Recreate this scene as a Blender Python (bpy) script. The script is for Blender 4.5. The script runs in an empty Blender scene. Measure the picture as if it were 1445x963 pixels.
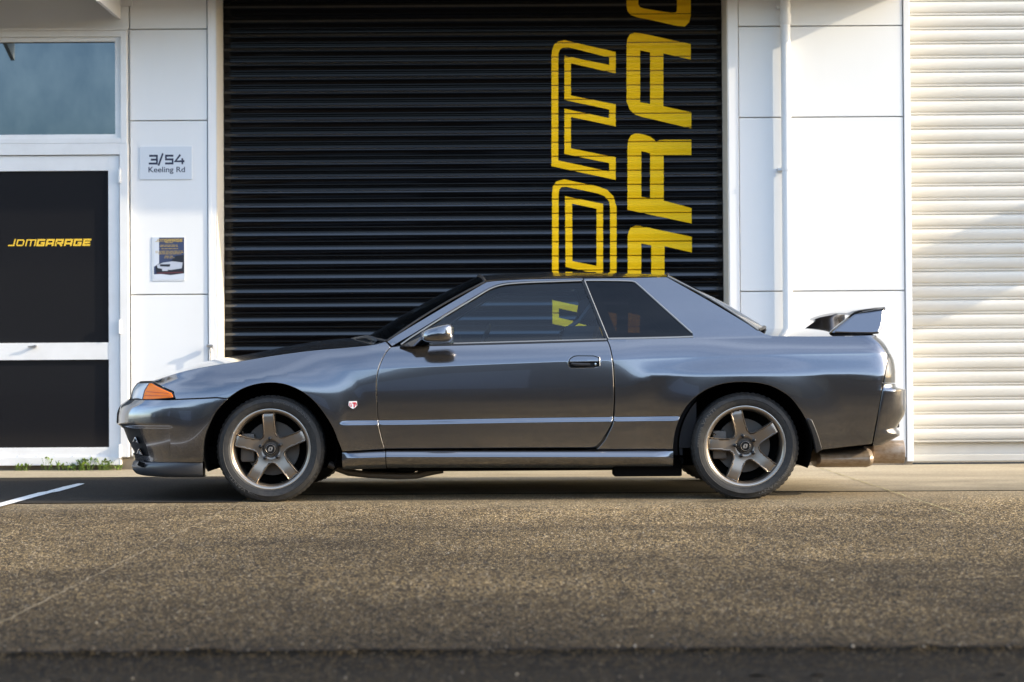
import bpy, bmesh, math, random
import numpy as np
from mathutils import Vector, Matrix
from mathutils.geometry import delaunay_2d_cdt

random.seed(7)
rng = np.random.default_rng(7)
C = bpy.context.scene.collection
SC = bpy.context.scene

# ------------------------------------------------------------------ camera, sky, sun, exposure
FPX = 2555.0                      # focal length in photograph pixels (1445 wide)
CAM = Vector((0.0, -10.0, 0.744))
cd = bpy.data.cameras.new('camera'); cam = bpy.data.objects.new('camera', cd); C.objects.link(cam)
cd.sensor_width = 36.0; cd.lens = FPX / 1445.0 * 36.0
cd.clip_start = 0.05; cd.clip_end = 3000
ROT = Matrix.Rotation(math.radians(90 + 0.796), 3, 'X') @ Matrix.Rotation(math.radians(-0.36), 3, 'Z')
cam.matrix_world = Matrix.Translation(CAM) @ ROT.to_4x4()
cd.dof.use_dof = True; cd.dof.focus_distance = 10.1; cd.dof.aperture_fstop = 3.2
SC.camera = cam

SUN_EL, SUN_AZ = math.radians(23.0), math.radians(78.0)      # azimuth measured from the camera side (-y) towards +x
sunv = Vector((math.cos(SUN_EL) * math.sin(SUN_AZ), -math.cos(SUN_EL) * math.cos(SUN_AZ), math.sin(SUN_EL)))
w = bpy.data.worlds.new('World'); SC.world = w; w.use_nodes = True
nt = w.node_tree; nt.nodes.clear()
sky = nt.nodes.new('ShaderNodeTexSky'); sky.sky_type = 'NISHITA'; sky.sun_disc = False
sky.sun_elevation = SUN_EL; sky.sun_rotation = math.atan2(sunv.x, sunv.y)
sky.air_density = 1.0; sky.dust_density = 1.7; sky.ozone_density = 1.9
bg = nt.nodes.new('ShaderNodeBackground'); bg.inputs[1].default_value = 0.15
wo = nt.nodes.new('ShaderNodeOutputWorld')
# thin drifting cloud over the blue
tc = nt.nodes.new('ShaderNodeTexCoord'); mp = nt.nodes.new('ShaderNodeMapping'); mp.inputs['Scale'].default_value = (1, 1, 2.6)
cn_ = nt.nodes.new('ShaderNodeTexNoise'); cn_.inputs['Scale'].default_value = 2.1; cn_.inputs['Detail'].default_value = 7; cn_.inputs['Roughness'].default_value = .55
cr_ = nt.nodes.new('ShaderNodeValToRGB'); cr_.color_ramp.elements[0].position = .40; cr_.color_ramp.elements[1].position = .78; cr_.color_ramp.elements[1].color = (.24, .24, .24, 1)
mxw = nt.nodes.new('ShaderNodeMix'); mxw.data_type = 'RGBA'; mxw.inputs[7].default_value = (9.6, 10.6, 11.8, 1)
nt.links.new(tc.outputs['Generated'], mp.inputs[0]); nt.links.new(mp.outputs[0], cn_.inputs['Vector']); nt.links.new(cn_.outputs[0], cr_.inputs[0])
nt.links.new(cr_.outputs[0], mxw.inputs[0]); nt.links.new(sky.outputs[0], mxw.inputs[6])
nt.links.new(mxw.outputs[2], bg.inputs[0]); nt.links.new(bg.outputs[0], wo.inputs[0])
sl = bpy.data.lights.new('sun', 'SUN'); sl.energy = 2.05; sl.angle = math.radians(0.55); sl.color = (1.0, 0.85, 0.62)
so = bpy.data.objects.new('sun', sl); C.objects.link(so); so.rotation_euler = sunv.to_track_quat('Z', 'Y').to_euler()
so.location = (20, -12, 14)
SC.view_settings.view_transform = 'Standard'; SC.view_settings.look = 'None'
SC.view_settings.exposure = 1.70; SC.view_settings.gamma = 1.0

# ------------------------------------------------------------------ helpers: photograph pixel -> point of the place
def U(px, py, y=0.05):
    d = ROT @ Vector(((px - 722.5) / FPX, -(py - 481.5) / FPX, -1.0))
    t = (y - CAM.y) / d.y
    return (CAM.x + d.x * t, CAM.z + d.z * t)

def pchip(xs, ys):
    xs = np.asarray(xs, float); ys = np.asarray(ys, float)
    h = np.diff(xs); s = np.diff(ys) / h
    m = np.zeros_like(xs)
    for i in range(1, len(xs) - 1):
        if s[i-1] * s[i] > 0:
            w1, w2 = 2*h[i] + h[i-1], h[i] + 2*h[i-1]
            m[i] = (w1 + w2) / (w1 / s[i-1] + w2 / s[i])
    m[0], m[-1] = s[0], s[-1]
    def fn(x):
        x = np.clip(np.asarray(x, float), xs[0], xs[-1])
        i = np.clip(np.searchsorted(xs, x, side='right') - 1, 0, len(xs) - 2)
        t = (x - xs[i]) / h[i]
        return ((1+2*t)*(1-t)**2*ys[i] + t*(1-t)**2*h[i]*m[i] + t*t*(3-2*t)*ys[i+1] + t*t*(t-1)*h[i]*m[i+1])
    return fn

def sstep(t):
    t = np.clip(t, 0, 1); return t*t*(3-2*t)

def smooth_path(pts, step=0.012, closed=False):
    """Catmull-Rom through pts, resampled."""
    P = [np.array(p, float) for p in pts]
    if len(P) < 3 and not closed:
        n = max(1, int(np.linalg.norm(P[1]-P[0]) / step))
        return [tuple(P[0] + (P[1]-P[0]) * i / n) for i in range(n+1)]
    n = len(P); out = []
    rngk = range(n if closed else n-1)
    for i in rngk:
        p1, p2 = P[i], P[(i+1) % n]
        p0 = P[(i-1) % n] if (closed or i > 0) else 2*p1 - p2
        p3 = P[(i+2) % n] if (closed or i < n-2) else 2*p2 - p1
        k = max(2, int(np.linalg.norm(p2-p1) / step))
        for j in range(k):
            t = j / k
            out.append(tuple(0.5*((2*p1) + (-p0+p2)*t + (2*p0-5*p1+4*p2-p3)*t*t + (-p0+3*p1-3*p2+p3)*t**3)))
    if not closed: out.append(tuple(P[-1]))
    return out

def chain(*segs):
    """closed outline: each segment is smoothed on its own; corners between segments. 'L' prefix = straight segment list"""
    out = []
    for s in segs:
        if s and s[0] == 'L':
            q = []
            for a, b in zip(s[1:-1], s[2:]):
                p = smooth_path([a, b]); q += p[:-1]
            q.append(s[-1])
        else:
            q = smooth_path(s)
        if out and np.hypot(out[-1][0]-q[0][0], out[-1][1]-q[0][1]) < 0.004: q = q[1:]
        out += [tuple(p) for p in q]
    if np.hypot(out[-1][0]-out[0][0], out[-1][1]-out[0][1]) < 0.004: out.pop()
    return out

def area(p):
    p = np.array(p); x, y = p[:, 0], p[:, 1]
    return 0.5*np.sum(x*np.roll(y, -1) - np.roll(x, -1)*y)

def inset(poly, d):
    p = np.array(poly); n = len(p)
    if area(poly) < 0: d = -d
    a = p - np.roll(p, 1, 0); b = np.roll(p, -1, 0) - p
    a /= np.linalg.norm(a, axis=1)[:, None] + 1e-12; b /= np.linalg.norm(b, axis=1)[:, None] + 1e-12
    na = np.stack([-a[:, 1], a[:, 0]], 1); nb = np.stack([-b[:, 1], b[:, 0]], 1)
    m = na + nb; l = np.linalg.norm(m, axis=1); m /= l[:, None] + 1e-9
    k = 1.0 / np.clip((m*na).sum(1), 0.45, 1)
    return [tuple(q) for q in p + m * (d*k)[:, None]]

def inside(pts, loops):
    pts = np.asarray(pts); c = np.zeros(len(pts), bool)
    for L in loops:
        L = np.asarray(L); x1, y1 = L[:, 0], L[:, 1]; x2, y2 = np.roll(x1, -1), np.roll(y1, -1)
        for i in range(len(L)):
            cond = (y1[i] > pts[:, 1]) != (y2[i] > pts[:, 1])
            if cond.any():
                xi = (x2[i]-x1[i])*(pts[:, 1]-y1[i])/((y2[i]-y1[i]) or 1e-12) + x1[i]
                c ^= cond & (pts[:, 0] < xi)
    return c

def tri2d(loops, res=None, lines=(), hl=()):
    """triangulate loops (even-odd); res = inner grid step, lines = polylines to follow, hl = horizontal cut heights"""
    V, E = [], []
    def addloop(L, closed):
        b = len(V); V.extend(Vector(p) for p in L); n = len(L)
        E.extend((b+i, b+(i+1) % n) for i in range(n if closed else n-1))
    for L in loops: addloop(L, True)
    allp = np.array([p for L in loops for p in L]); lo, hi = allp.min(0), allp.max(0)
    if res:
        gx = np.arange(lo[0]+res*.5, hi[0], res); gy = np.arange(lo[1]+res*.5, hi[1], res)
        G = np.array([(x + (res*.5 if j % 2 else 0), y) for j, y in enumerate(gy) for x in gx])
        if len(G):
            G = G[inside(G, loops)]
            bp = allp
            keep = [np.min((bp[:, 0]-g[0])**2 + (bp[:, 1]-g[1])**2) > (res*.45)**2 for g in G]
            G = G[keep] if len(G) else G
            if len(lines) and len(G):
                lp = np.array([p for L in lines for p in L])
                keep = [np.min((lp[:, 0]-g[0])**2 + (lp[:, 1]-g[1])**2) > (res*.35)**2 for g in G]
                G = G[keep]
            V.extend(Vector(g) for g in G)
    for L in lines:
        m = inside(L, loops)
        run = []
        for p, k in zip(list(L)+[None], list(m)+[False]):
            if k: run.append(p)
            elif run:
                if len(run) > 1: addloop(run, False)
                run = []
    for h in hl:
        if lo[1] < h < hi[1]: addloop([(lo[0]-.01, h), (hi[0]+.01, h)], False)
    ov, oe, of, *_ = delaunay_2d_cdt(V, E, [], 0, 1e-6)
    ov = np.array([(v.x, v.y) for v in ov]); of = np.array([f for f in of if len(f) == 3])
    cen = ov[of].mean(1); of = of[inside(cen, loops)]
    return ov, of

class MB:
    def __init__(s): s.v, s.f, s.m = [], [], []
    def add(s, v, f, mi=0):
        b = len(s.v); s.v += [tuple(p) for p in v]; s.f += [tuple(int(b+i) for i in q) for q in f]; s.m += [mi]*len(f); return b
    def box(s, x0, x1, y0, y1, z0, z1, mi=0, bev=0.0):
        bm = bmesh.new(); bmesh.ops.create_cube(bm, size=1)
        for v in bm.verts: v.co = Vector(((x0+x1)/2+v.co.x*(x1-x0), (y0+y1)/2+v.co.y*(y1-y0), (z0+z1)/2+v.co.z*(z1-z0)))
        if bev: bmesh.ops.bevel(bm, geom=list(bm.edges), offset=bev, segments=2, affect='EDGES', profile=.6)
        bm.verts.index_update(); s.add([v.co for v in bm.verts], [[v.index for v in f.verts] for f in bm.faces], mi); bm.free(); return s
    def grid(s, P, closed_u=False, closed_v=False, mi=0, flip=False):
        n, k = len(P), len(P[0]); b = len(s.v); s.v += [tuple(q) for r in P for q in r]
        for i in range(n if closed_u else n-1):
            for j in range(k if closed_v else k-1):
                q = (b+i*k+j, b+i*k+(j+1) % k, b+((i+1) % n)*k+(j+1) % k, b+((i+1) % n)*k+j)
                s.f.append(q[::-1] if flip else q); s.m.append(mi)
        return s
    def tube(s, pts, r, n=10, mi=0, caps=True):
        pts = [Vector(p) for p in pts]; rr = r if isinstance(r, (list, tuple)) else [r]*len(pts)
        rows = []; ref = Vector((0.13, 0.31, 0.94))
        for i, p in enumerate(pts):
            t = (pts[min(i+1, len(pts)-1)] - pts[max(i-1, 0)]).normalized()
            a = t.cross(ref).normalized(); b = t.cross(a)
            rows.append([p + (a*math.cos(2*math.pi*k/n) + b*math.sin(2*math.pi*k/n))*rr[i] for k in range(n)])
        b0 = len(s.v); s.grid(rows, closed_v=True, mi=mi)
        if caps:
            s.f.append(tuple(b0+k for k in range(n))[::-1]); s.f.append(tuple(b0+(len(pts)-1)*n+k for k in range(n))); s.m += [mi, mi]
        return s
    def lathe(s, prof, n=64, axis='y', c=(0, 0, 0), mi=0, closed=False):
        """prof: (radius, height along axis) """
        rows = []
        for k in range(n):
            a = 2*math.pi*k/n; ca, sa = math.cos(a), math.sin(a)
            if axis == 'y': rows.append([(c[0]+r*ca, c[1]+h, c[2]+r*sa) for r, h in prof])
            elif axis == 'x': rows.append([(c[0]+h, c[1]+r*ca, c[2]+r*sa) for r, h in prof])
            else: rows.append([(c[0]+r*ca, c[1]+r*sa, c[2]+h) for r, h in prof])
        s.grid(rows, closed_u=True, closed_v=closed, mi=mi); return s
    def prism(s, poly, y0, y1, mi=0):
        """polygon in x,z extruded along y"""
        ov, of = tri2d([poly]); n = len(ov)
        s.add([(p[0], y0, p[1]) for p in ov], [f if area([ov[i] for i in f]) > 0 else f[::-1] for f in of], mi)
        s.add([(p[0], y1, p[1]) for p in ov], [f if area([ov[i] for i in f]) < 0 else f[::-1] for f in of], mi)
        k = len(poly); q = poly if area(poly) > 0 else poly[::-1]
        s.add([(p[0], y0, p[1]) for p in q] + [(p[0], y1, p[1]) for p in q], [(i, i+k, (i+1) % k+k, (i+1) % k) for i in range(k)], mi)
        return s
    def build(s, name, mats, parent=None, smooth=True, sharp=38, normals=None, recalc=False):
        me = bpy.data.meshes.new(name); me.from_pydata(s.v, [], s.f); me.update()
        for m in (mats if isinstance(mats, (list, tuple)) else [mats]): me.materials.append(m)
        if any(s.m): me.polygons.foreach_set('material_index', s.m)
        if recalc:
            bm = bmesh.new(); bm.from_mesh(me); bmesh.ops.recalc_face_normals(bm, faces=bm.faces); bm.to_mesh(me); bm.free()
        if smooth:
            me.polygons.foreach_set('use_smooth', [True]*len(me.polygons))
            if sharp: me.set_sharp_from_angle(angle=math.radians(sharp))
            if normals is not None: me.normals_split_custom_set_from_vertices([tuple(float(c) for c in q) for q in normals])
        o = bpy.data.objects.new(name, me); C.objects.link(o)
        if parent is not None: adopt(o, parent)
        return o

def adopt(o, parent):
    o.parent = parent
    m = Matrix.Translation(parent.get('_loc', (0, 0, 0))) if parent.parent is None else Matrix.Identity(4)
    o.matrix_parent_inverse = m.inverted()
    return o

def tag(o, label, cat, group=None, kind=None):
    if label: o['label'] = label
    if cat: o['category'] = cat
    if group: o['group'] = group
    if kind: o['kind'] = kind
    return o

def empty(name, loc, label, cat, group=None):
    o = bpy.data.objects.new(name, None); C.objects.link(o); o.location = loc; o['_loc'] = tuple(loc)
    o.empty_display_size = .3
    return tag(o, label, cat, group)

# ------------------------------------------------------------------ materials
def mat(name, color, rough=.5, metal=0.0, coat=0.0, coat_rough=.03, spec=.5, emis=None):
    m = bpy.data.materials.new(name); m.use_nodes = True; b = m.node_tree.nodes['Principled BSDF']
    b.inputs['Base Color'].default_value = (*color, 1); b.inputs['Roughness'].default_value = rough
    b.inputs['Metallic'].default_value = metal; b.inputs['Coat Weight'].default_value = coat
    b.inputs['Coat Roughness'].default_value = coat_rough; b.inputs['Specular IOR Level'].default_value = spec
    return m
def N(m, t, **kw):
    n = m.node_tree.nodes.new(t)
    for k, v in kw.items():
        if k.startswith('i_'):
            n.inputs[k[2:].replace('_', ' ')].default_value = v
        else: setattr(n, k, v)
    return n
def L(m, a, b): m.node_tree.links.new(a, b)
def bsdf(m): return m.node_tree.nodes['Principled BSDF']
def ramp(m, fac, stops):
    r = N(m, 'ShaderNodeValToRGB'); cr = r.color_ramp
    while len(cr.elements) < len(stops): cr.elements.new(.5)
    for e, (p, c) in zip(cr.elements, stops): e.position = p; e.color = (*c, 1) if len(c) == 3 else c
    L(m, fac, r.inputs[0]); return r
def noise(m, scale, detail=4, rough=.5, vec=None, dist=0.0):
    n = N(m, 'ShaderNodeTexNoise'); n.inputs['Scale'].default_value = scale; n.inputs['Detail'].default_value = detail
    n.inputs['Roughness'].default_value = rough; n.inputs['Distortion'].default_value = dist
    if vec is not None: L(m, vec, n.inputs['Vector'])
    return n
def geo_pos(m):
    return N(m, 'ShaderNodeNewGeometry').outputs['Position']
def mapping(m, vec, scale=(1, 1, 1)):
    k = N(m, 'ShaderNodeMapping'); k.inputs['Scale'].default_value = scale; L(m, vec, k.inputs['Vector']); return k.outputs[0]
def mixc(m, fac, a, b, mode='MIX'):
    x = N(m, 'ShaderNodeMix', data_type='RGBA', blend_type=mode)
    if isinstance(fac, float): x.inputs[0].default_value = fac
    else: L(m, fac, x.inputs[0])
    for s, i in ((a, 6), (b, 7)):
        if isinstance(s, tuple): x.inputs[i].default_value = (*s, 1)
        else: L(m, s, x.inputs[i])
    return x.outputs[2]
def bump(m, h, strength=.3, dist=.01):
    b = N(m, 'ShaderNodeBump'); b.inputs['Strength'].default_value = strength; b.inputs['Distance'].default_value = dist
    L(m, h, b.inputs['Height']); L(m, b.outputs[0], bsdf(m).inputs['Normal']); return b
def dirty(m, color, amount=.12, scale=3.0, streak=(1, 1, .25), dark=(.25, .22, .17), rough=None):
    p = geo_pos(m); n = noise(m, scale, 6, .6, mapping(m, p, streak))
    r = ramp(m, n.outputs[0], [(.42, (0, 0, 0)), (.75, (1, 1, 1))])
    f = N(m, 'ShaderNodeMath', operation='MULTIPLY'); L(m, r.outputs[0], f.inputs[0]); f.inputs[1].default_value = amount
    L(m, mixc(m, f.outputs[0], color, dark), bsdf(m).inputs['Base Color']); return n

M = {}
M['paint'] = m = mat('gun_grey_metallic_paint', (.07, .075, .088), .165, .95, 1.0, .012)
n = noise(m, 900, 2); f = ramp(m, n.outputs[0], [(.35, (.155, .157, .170)), (.68, (.235, .237, .252))]); L(m, f.outputs[0], bsdf(m).inputs['Base Color'])
bsdf(M['paint']).inputs['Coat IOR'].default_value = 1.7
M['wall'] = m = mat('white_wall_paint', (.78, .79, .79), .42)
n = dirty(m, (.74, .75, .755), .07, 1.6); bump(m, noise(m, 2.2, 3).outputs[0], .05, .02)
M['trim'] = m = mat('white_trim', (.77, .775, .78), .35); dirty(m, (.77, .775, .78), .08, 4)
M['frame'] = m = mat('white_aluminium', (.74, .74, .735), .35); dirty(m, (.74, .74, .735), .12, 6, (1, 1, 1))
M['jamb'] = m = mat('cream_jamb', (.72, .69, .63), .5); dirty(m, (.72, .69, .63), .14, 4)
M['white_slat'] = m = mat('cream_shutter_paint', (.60, .585, .54), .4); dirty(m, (.60, .585, .54), .3, 5, (.3, 1, 3), (.34, .29, .21))
M['black_slat'] = m = mat('black_shutter_paint', (.0015, .0015, .002), .12, 0, 0, .05, .18)
p = geo_pos(m); n = noise(m, 30, 5, .7, mapping(m, p, (.12, 1, 3)))
r = ramp(m, n.outputs[0], [(.45, (.10, .10, .10)), (.8, (.25, .25, .25))]); L(m, r.outputs[0], bsdf(m).inputs['Roughness'])
r2 = ramp(m, n.outputs[0], [(.58, (.0015, .0015, .002)), (.85, (.010, .009, .008))]); L(m, r2.outputs[0], bsdf(m).inputs['Base Color'])
M['black_ridge'] = mat('glossy_black_ridge', (.002, .004, .007), .12, 0, 0, .05, 1.0)
M['yellow'] = m = mat('yellow_lettering', (.95, .57, .005), .45, 0, 0, .25, .2); dirty(m, (.95, .57, .005), .08, 20, (1, 1, 1), (.4, .24, .0))
M['gold'] = mat('gold_lettering', (.75, .48, .03), .4)
M['gap'] = mat('flat_black', (.02, .02, .02), .8)  # plain near-black for the roof across the yard
M['black_glass'] = mat('black_filmed_glass', (.013, .013, .015), .06, 0, 0)
M['pane'] = m = mat('reflective_window_film', (.09, .14, .18), .04, 1.0)
n = noise(m, 5, 6, .6, mapping(m, geo_pos(m), (1, 1, .6))); r = ramp(m, n.outputs[0], [(.35, (.085, .105, .12)), (.7, (.12, .138, .148))]); L(m, r.outputs[0], bsdf(m).inputs['Base Color'])
M['concrete_dark'] = m = mat('footing_concrete', (.2, .17, .13), .9); dirty(m, (.2, .17, .13), .6, 8, (1, 1, 1), (.06, .05, .04))
M['steel'] = mat('galvanised_steel', (.5, .5, .5), .35, .9)
M['sign'] = mat('sign_plate', (.60, .64, .69), .32)
M['navy'] = mat('navy_print', (.018, .022, .055), .4)
M['rubber'] = m = mat('tyre_rubber', (.028, .027, .026), .62)
n = noise(m, 26, 5, .65); r = ramp(m, n.outputs[0], [(.35, (.011, .0108, .0105)), (.75, (.030, .028, .026))]); L(m, r.outputs[0], bsdf(m).inputs['Base Color'])
M['tyre_text'] = mat('raised_rubber_lettering', (.075, .072, .068), .6)
M['rim'] = m = mat('bronze_wheel_paint', (.29, .245, .20), .30, .85, .3, .12)
M['rim_lip'] = mat('machined_rim_lip', (.52, .48, .43), .3, .8)
M['nut'] = mat('black_lug', (.02, .02, .022), .3, .6)
M['plastic'] = mat('black_plastic', (.012, .012, .013), .45)
M['dark'] = mat('underbody_black', (.004, .004, .004), .95, spec=.05)
M['iron'] = m = mat('cast_iron', (.12, .105, .09), .5, .4)
M['lip'] = m = mat('dark_grey_lip_plastic', (.045, .048, .055), .38, .2, .3, .2)
M['seal'] = m = mat('weatherstrip', (.30, .29, .27), .3, .7)
M['chrome'] = mat('chrome_edge', (.62, .62, .6), .18, 1.0)
M['clear'] = m = mat('headlight_lens', (.62, .66, .68), .08, .15, 1, .02)
M['amber'] = m = mat('amber_lens', (.9, .25, .008), .2, 0, .12, .02, .3)
wv = N(m, 'ShaderNodeTexWave', wave_type='BANDS', bands_direction='X'); wv.inputs['Scale'].default_value = 45; wv.inputs['Distortion'].default_value = .6
L(m, geo_pos(m), wv.inputs['Vector']); r = ramp(m, wv.outputs[1], [(.2, (.85, .12, .001)), (.9, (1.0, .27, .003))]); L(m, r.outputs[0], bsdf(m).inputs['Base Color'])
M['amber_dark'] = mat('amber_lens_rib', (.55, .08, .002), .3)
M['smoke'] = mat('smoked_tail_lens', (.06, .062, .062), .14, .0, .2, .05)
M['exhaust'] = m = mat('stained_exhaust_steel', (.30, .23, .16), .34, .4)
n = noise(m, 9, 4, .5); r = ramp(m, n.outputs[0], [(.35, (.50, .41, .32)), (.6, (.42, .32, .23)), (.8, (.28, .18, .11))]); L(m, r.outputs[0], bsdf(m).inputs['Base Color'])
M['cloth'] = m = mat('dark_seat_cloth', (.035, .036, .040), .85)
M['belt'] = mat('seat_belt_web', (.16, .16, .17), .6)
M['white_badge'] = mat('white_enamel', (.78, .78, .78), .3)
M['red_badge'] = mat('red_enamel', (.55, .01, .02), .3)
M['leaf'] = m = mat('weed_leaf', (.09, .17, .02), .5)
n = noise(m, 40, 2); r = ramp(m, n.outputs[0], [(.3, (.05, .11, .012)), (.7, (.17, .24, .03))]); L(m, r.outputs[0], bsdf(m).inputs['Base Color'])
M['stone'] = m = mat('pale_stone', (.20, .175, .135), .8)

def glass_mat(name, tint, extra=0.0):
    m = bpy.data.materials.new(name); m.use_nodes = True; t = m.node_tree; t.nodes.clear()
    o = t.nodes.new('ShaderNodeOutputMaterial'); mx = t.nodes.new('ShaderNodeMixShader')
    tr = t.nodes.new('ShaderNodeBsdfTransparent'); tr.inputs[0].default_value = (*tint, 1)
    gl = t.nodes.new('ShaderNodeBsdfGlossy'); gl.inputs['Roughness'].default_value = .01
    fr = t.nodes.new('ShaderNodeFresnel'); fr.inputs[0].default_value = 1.5 + extra
    t.links.new(fr.outputs[0], mx.inputs[0]); t.links.new(tr.outputs[0], mx.inputs[1]); t.links.new(gl.outputs[0], mx.inputs[2]); t.links.new(mx.outputs[0], o.inputs[0])
    return m
M['glass'] = glass_mat('side_glass', (.60, .76, .86), .14)
M['glass_dark'] = glass_mat('tinted_glass', (.22, .18, .19), .0)
M['glass_screen'] = glass_mat('screen_glass', (.30, .34, .33), .0)

# ------------------------------------------------------------------ ground
def asphalt(name, tone=1.0, shade_and_dirt=False):
    m = mat(name, (.1, .09, .07), .92, spec=.12); p = geo_pos(m)
    v = N(m, 'ShaderNodeTexVoronoi'); v.inputs['Scale'].default_value = 128; L(m, p, v.inputs['Vector'])
    sep = N(m, 'ShaderNodeSeparateColor'); L(m, v.outputs['Color'], sep.inputs[0])
    k = tone
    st = ramp(m, sep.outputs[0], [(0.0, (.016*k, .014*k, .012*k)), (.42, (.045*k, .037*k, .026*k)), (.66, (.20*k, .146*k, .074*k)), (.92, (.32*k, .238*k, .125*k)), (1.0, (.45*k, .40*k, .32*k))])
    dst = ramp(m, v.outputs['Distance'], [(.22, (1, 1, 1)), (.55, (.16, .15, .14))])
    c = mixc(m, 1.0, st.outputs[0], dst.outputs[0], 'MULTIPLY')
    big = noise(m, .55, 5, .6, mapping(m, p, (1, 1.6, 1)), .4); br = ramp(m, big.outputs[0], [(.32, (.50, .50, .52)), (.68, (1.28, 1.25, 1.19))])
    c = mixc(m, 1.0, c, br.outputs[0], 'MULTIPLY')
    mid = noise(m, 7, 5, .65, p); mr = ramp(m, mid.outputs[0], [(.3, (.72, .72, .72)), (.7, (1.2, 1.2, 1.2))])
    c = mixc(m, 1.0, c, mr.outputs[0], 'MULTIPLY')
    if shade_and_dirt:
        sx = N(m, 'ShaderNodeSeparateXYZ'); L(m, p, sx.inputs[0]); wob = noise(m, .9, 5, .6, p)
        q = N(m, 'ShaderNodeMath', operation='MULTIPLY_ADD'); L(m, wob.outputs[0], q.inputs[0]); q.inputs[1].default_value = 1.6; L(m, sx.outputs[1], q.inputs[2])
        dr = N(m, 'ShaderNodeMapRange'); L(m, q.outputs[0], dr.inputs[0]); dr.inputs[1].default_value = -4.3; dr.inputs[2].default_value = -.3; dr.inputs[3].default_value = .20; dr.inputs[4].default_value = 1.0  # colour darkens towards the camera: foreground shade painted in
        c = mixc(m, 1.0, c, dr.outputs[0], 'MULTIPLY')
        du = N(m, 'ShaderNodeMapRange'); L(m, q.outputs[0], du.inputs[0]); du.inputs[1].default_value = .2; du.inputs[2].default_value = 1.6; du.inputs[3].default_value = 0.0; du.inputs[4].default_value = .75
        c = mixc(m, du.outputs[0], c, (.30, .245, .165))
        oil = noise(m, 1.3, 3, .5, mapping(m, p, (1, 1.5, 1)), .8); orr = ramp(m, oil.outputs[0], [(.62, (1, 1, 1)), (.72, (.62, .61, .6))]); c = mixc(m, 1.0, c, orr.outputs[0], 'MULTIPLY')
    L(m, c, bsdf(m).inputs['Base Color'])
    inv = N(m, 'ShaderNodeMath', operation='SUBTRACT'); inv.inputs[0].default_value = 1; L(m, v.outputs['Distance'], inv.inputs[1])
    ad = N(m, 'ShaderNodeMath', operation='MULTIPLY_ADD'); L(m, sep.outputs[1], ad.inputs[0]); ad.inputs[1].default_value = .6; L(m, inv.outputs[0], ad.inputs[2])
    bump(m, ad.outputs[0], .55, .006); return m
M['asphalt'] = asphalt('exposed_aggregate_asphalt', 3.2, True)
M['gutter'] = asphalt('shaded_gutter_asphalt', .24)  # dark channel, its tone lowered further as painted foreground shade
M['road'] = asphalt('coarse_road_edge', .24)
M['concrete'] = m = mat('worn_concrete', (.34, .29, .21), .9, spec=.15); p = geo_pos(m)
a = noise(m, .8, 6, .62, mapping(m, p, (1, 2.2, 1)), .5); r = ramp(m, a.outputs[0], [(.3, (.30, .25, .175)), (.7, (.50, .425, .30))])
a2 = noise(m, 60, 3, .7, p); r2 = ramp(m, a2.outputs[0], [(.3, (.75, .75, .75)), (.7, (1.15, 1.15, 1.15))])
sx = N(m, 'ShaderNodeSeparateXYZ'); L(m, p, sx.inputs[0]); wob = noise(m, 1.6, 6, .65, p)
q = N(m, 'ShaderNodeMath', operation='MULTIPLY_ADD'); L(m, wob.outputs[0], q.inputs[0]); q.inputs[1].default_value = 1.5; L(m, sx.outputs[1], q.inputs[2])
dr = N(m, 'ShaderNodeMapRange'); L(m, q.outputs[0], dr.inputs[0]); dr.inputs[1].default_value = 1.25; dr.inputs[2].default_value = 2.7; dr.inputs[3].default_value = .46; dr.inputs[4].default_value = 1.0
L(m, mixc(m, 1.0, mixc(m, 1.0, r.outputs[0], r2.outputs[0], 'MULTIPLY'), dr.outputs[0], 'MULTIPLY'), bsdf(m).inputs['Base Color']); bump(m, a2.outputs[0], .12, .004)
M['dark_asphalt'] = m = mat('dark_smooth_asphalt', (.07, .065, .06), .95, spec=.08); p = geo_pos(m)
a = noise(m, 120, 3, .7, p); r = ramp(m, a.outputs[0], [(.35, (.018, .016, .0135)), (.7, (.055, .049, .042))]); L(m, r.outputs[0], bsdf(m).inputs['Base Color']); bump(m, a.outputs[0], .25, .004)
M['line'] = m = mat('worn_line_paint', (.7, .7, .68), .6); p = geo_pos(m)
a = noise(m, 45, 4, .7, p); r = ramp(m, a.outputs[0], [(.28, (.2, .19, .17)), (.42, (.72, .72, .70))]); L(m, r.outputs[0], bsdf(m).inputs['Base Color'])

def sheet(name, x0, x1, y0, y1, z, m, nx=1, ny=1, label=None):
    b = MB(); b.grid([[(x0+(x1-x0)*i/nx, y0+(y1-y0)*j/ny, z) for j in range(ny+1)] for i in range(nx+1)], flip=True)
    o = b.build(name, m, smooth=False); tag(o, label, None, kind='structure'); return o
sheet('ground', -400, 400, -400, 400, -0.03, M['dark_asphalt'], label='flat yard ground stretching away from the building')
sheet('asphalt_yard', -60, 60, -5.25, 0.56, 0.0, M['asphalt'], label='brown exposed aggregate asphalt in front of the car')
sheet('road', -60, 60, -24, -5.62, -0.008, M['road'], label='coarse dark road surface at the near edge')
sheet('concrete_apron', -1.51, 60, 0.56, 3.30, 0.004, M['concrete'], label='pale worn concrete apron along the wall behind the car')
sheet('shaded_asphalt_patch', -60, -1.51, 0.0, 2.35, 0.0045, M['dark_asphalt'], label='dark smooth asphalt strip left of the car, toned and cut as its cast shadow')  # dark sheet paints in the car's shadow, front edge cut along it
sheet('concrete_strip', -60, -1.51, 2.35, 3.30, 0.006, M['concrete'], label='narrow pale concrete strip under the entry door')
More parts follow.
